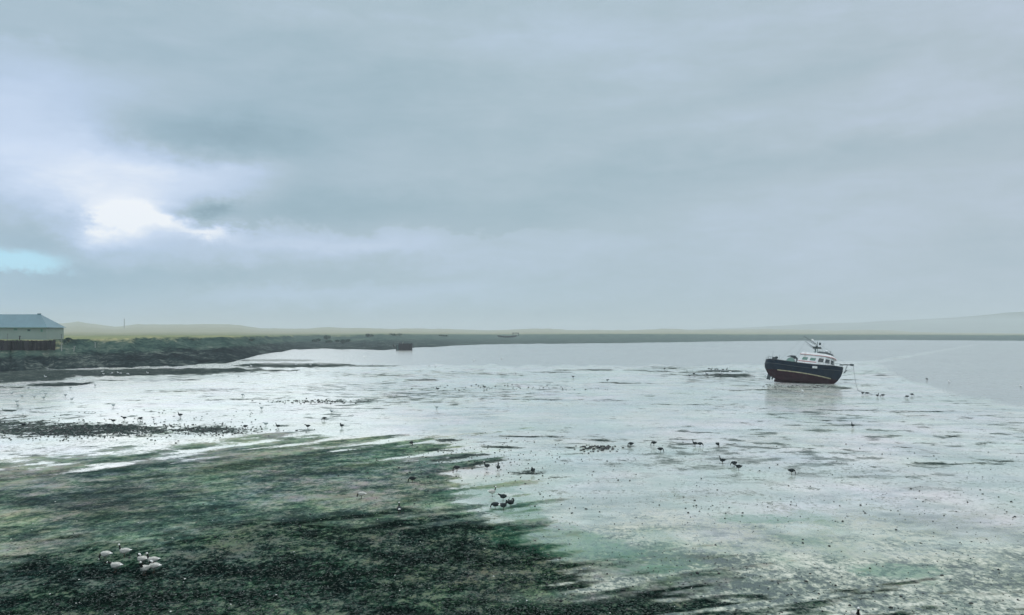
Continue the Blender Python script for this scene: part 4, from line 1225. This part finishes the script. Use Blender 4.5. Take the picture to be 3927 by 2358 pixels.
row([(174, 1451), (392, 1430), (397, 1440), (430, 1436), (452, 1435), (462, 1437), (490, 1439), (566, 1436)], 'gull', 'white gull', 'on the dark strip below the left bank', 'gull', 'gull', 'gulls on the dark strip below the bank', 1.15, .08)
row([(963, 1408), (1135, 1402), (1191, 1404), (1232, 1402), (1429, 1403)], 'gull', 'white gull', 'on the green weed strip in front of the marsh', 'gull', 'gull', 'gulls on the green strip before the marsh', 1.25, .05)
row([(1645, 1406), (1670, 1408), (1817, 1385), (1924, 1377), (1978, 1436), (1397, 1371)], 'gull', 'tiny white gull', 'scattered on the open wet flat', 'gull', 'gull', 'gulls on the far wet flat', 1.2)
row([(110, 1492), (270, 1492), (365, 1482), (85, 1525), (175, 1516), (168, 1531), (251, 1521), (275, 1537), (132, 1527), (68, 1561), (435, 1561), (45, 1514), (65, 1546)], 'grey', 'small grey gull', 'on the bright wet mud at left', 'gull', 'gull', 'grey gulls on the bright mud at left', 1.05)
row([(1003, 1572), (930, 1520), (1272, 1585), (1675, 1569)], 'grey', 'small grey bird', 'on open wet mud in mid picture', 'gull', 'gull', 'single grey birds in mid picture', 1.05)
row([(2719, 1419), (2728, 1421), (2743, 1421), (2752, 1421), (2773, 1422), (2787, 1421)], 'black', 'dark bird', 'on the upper thin mud bar', 'goose', 'bird', 'birds on the upper mud bar', 1.25, .05, ('up', 'walk'))
row([(2661, 1439), (2711, 1441), (2762, 1443), (2767, 1437), (2800, 1432)], ('black', 'black', 'dark', 'gull', 'gull'), 'bird', 'on the lower mud bar left of the boat', 'goose', 'bird', 'birds on the lower mud bar', 1.35, .05, ('up', 'walk'))
row([(2198, 1450), (2329, 1463), (2548, 1418), (2645, 1445)], 'dark', 'lone dark bird', 'on wet mud left of the bars', 'goose', 'bird', 'lone dark birds left of the bars', 1.2, 0, ('up', 'walk'))
row([(3308, 1514), (3326, 1514), (3365, 1523), (3386, 1522), (3479, 1527), (3497, 1519), (3554, 1458)], 'black', 'dark bird', 'around the rope end right of the boat', 'goose', 'bird', 'birds around the rope end', 1.15, 0, ('up', 'walk', 'feed'))
for px, py, mk, lab in ((1511, 1527, 'gull', 'white gull standing alone with a pale reflection above the weed'), (1679, 1497, 'black', 'tiny dark bird alone on shiny mud in mid picture'),
                        (3078, 1507, 'gull', 'white gull on the mud in front of the boat keel'), (3640, 1470, 'gull', 'white gull on the bay water edge right of the boat'),
                        (3915, 1487, 'gull', 'white gull at the right edge of the picture'), (1858, 1490, 'black', 'small dark bird beside a mussel clump'), (691, 1600, 'black', 'small dark bird alone above the rocks')):
    bird('gull' if mk == 'gull' else 'wader', px, py, 180 if px < 3000 else 95, 'up', mk, lab, 'gull' if mk == 'gull' else 'bird', None, 1.15, False)

# ------------------------------------------------------------------ haze: one even box of rainy air round everything
bm = bmesh.new()
box(bm, (0, 5000, 60), (52000, 10600, 128))
hz = bpy.data.meshes.new('haze'); bmesh.ops.recalc_face_normals(bm, faces=bm.faces); bm.to_mesh(hz); bm.free()
hm = bpy.data.materials.new('haze'); hm.use_nodes = True; g = hm.node_tree
g.nodes.remove(g.nodes['Principled BSDF'])
pv = g.nodes.new('ShaderNodeVolumePrincipled')
pv.inputs['Color'].default_value = (0.84, 0.91, 0.94, 1)
pv.inputs['Density'].default_value = 0.00024
g.links.new(pv.outputs[0], g.nodes['Material Output'].inputs['Volume'])
hz.materials.append(hm)
ho = bpy.data.objects.new('haze', hz); COL.objects.link(ho); tag(ho, kind='stuff')
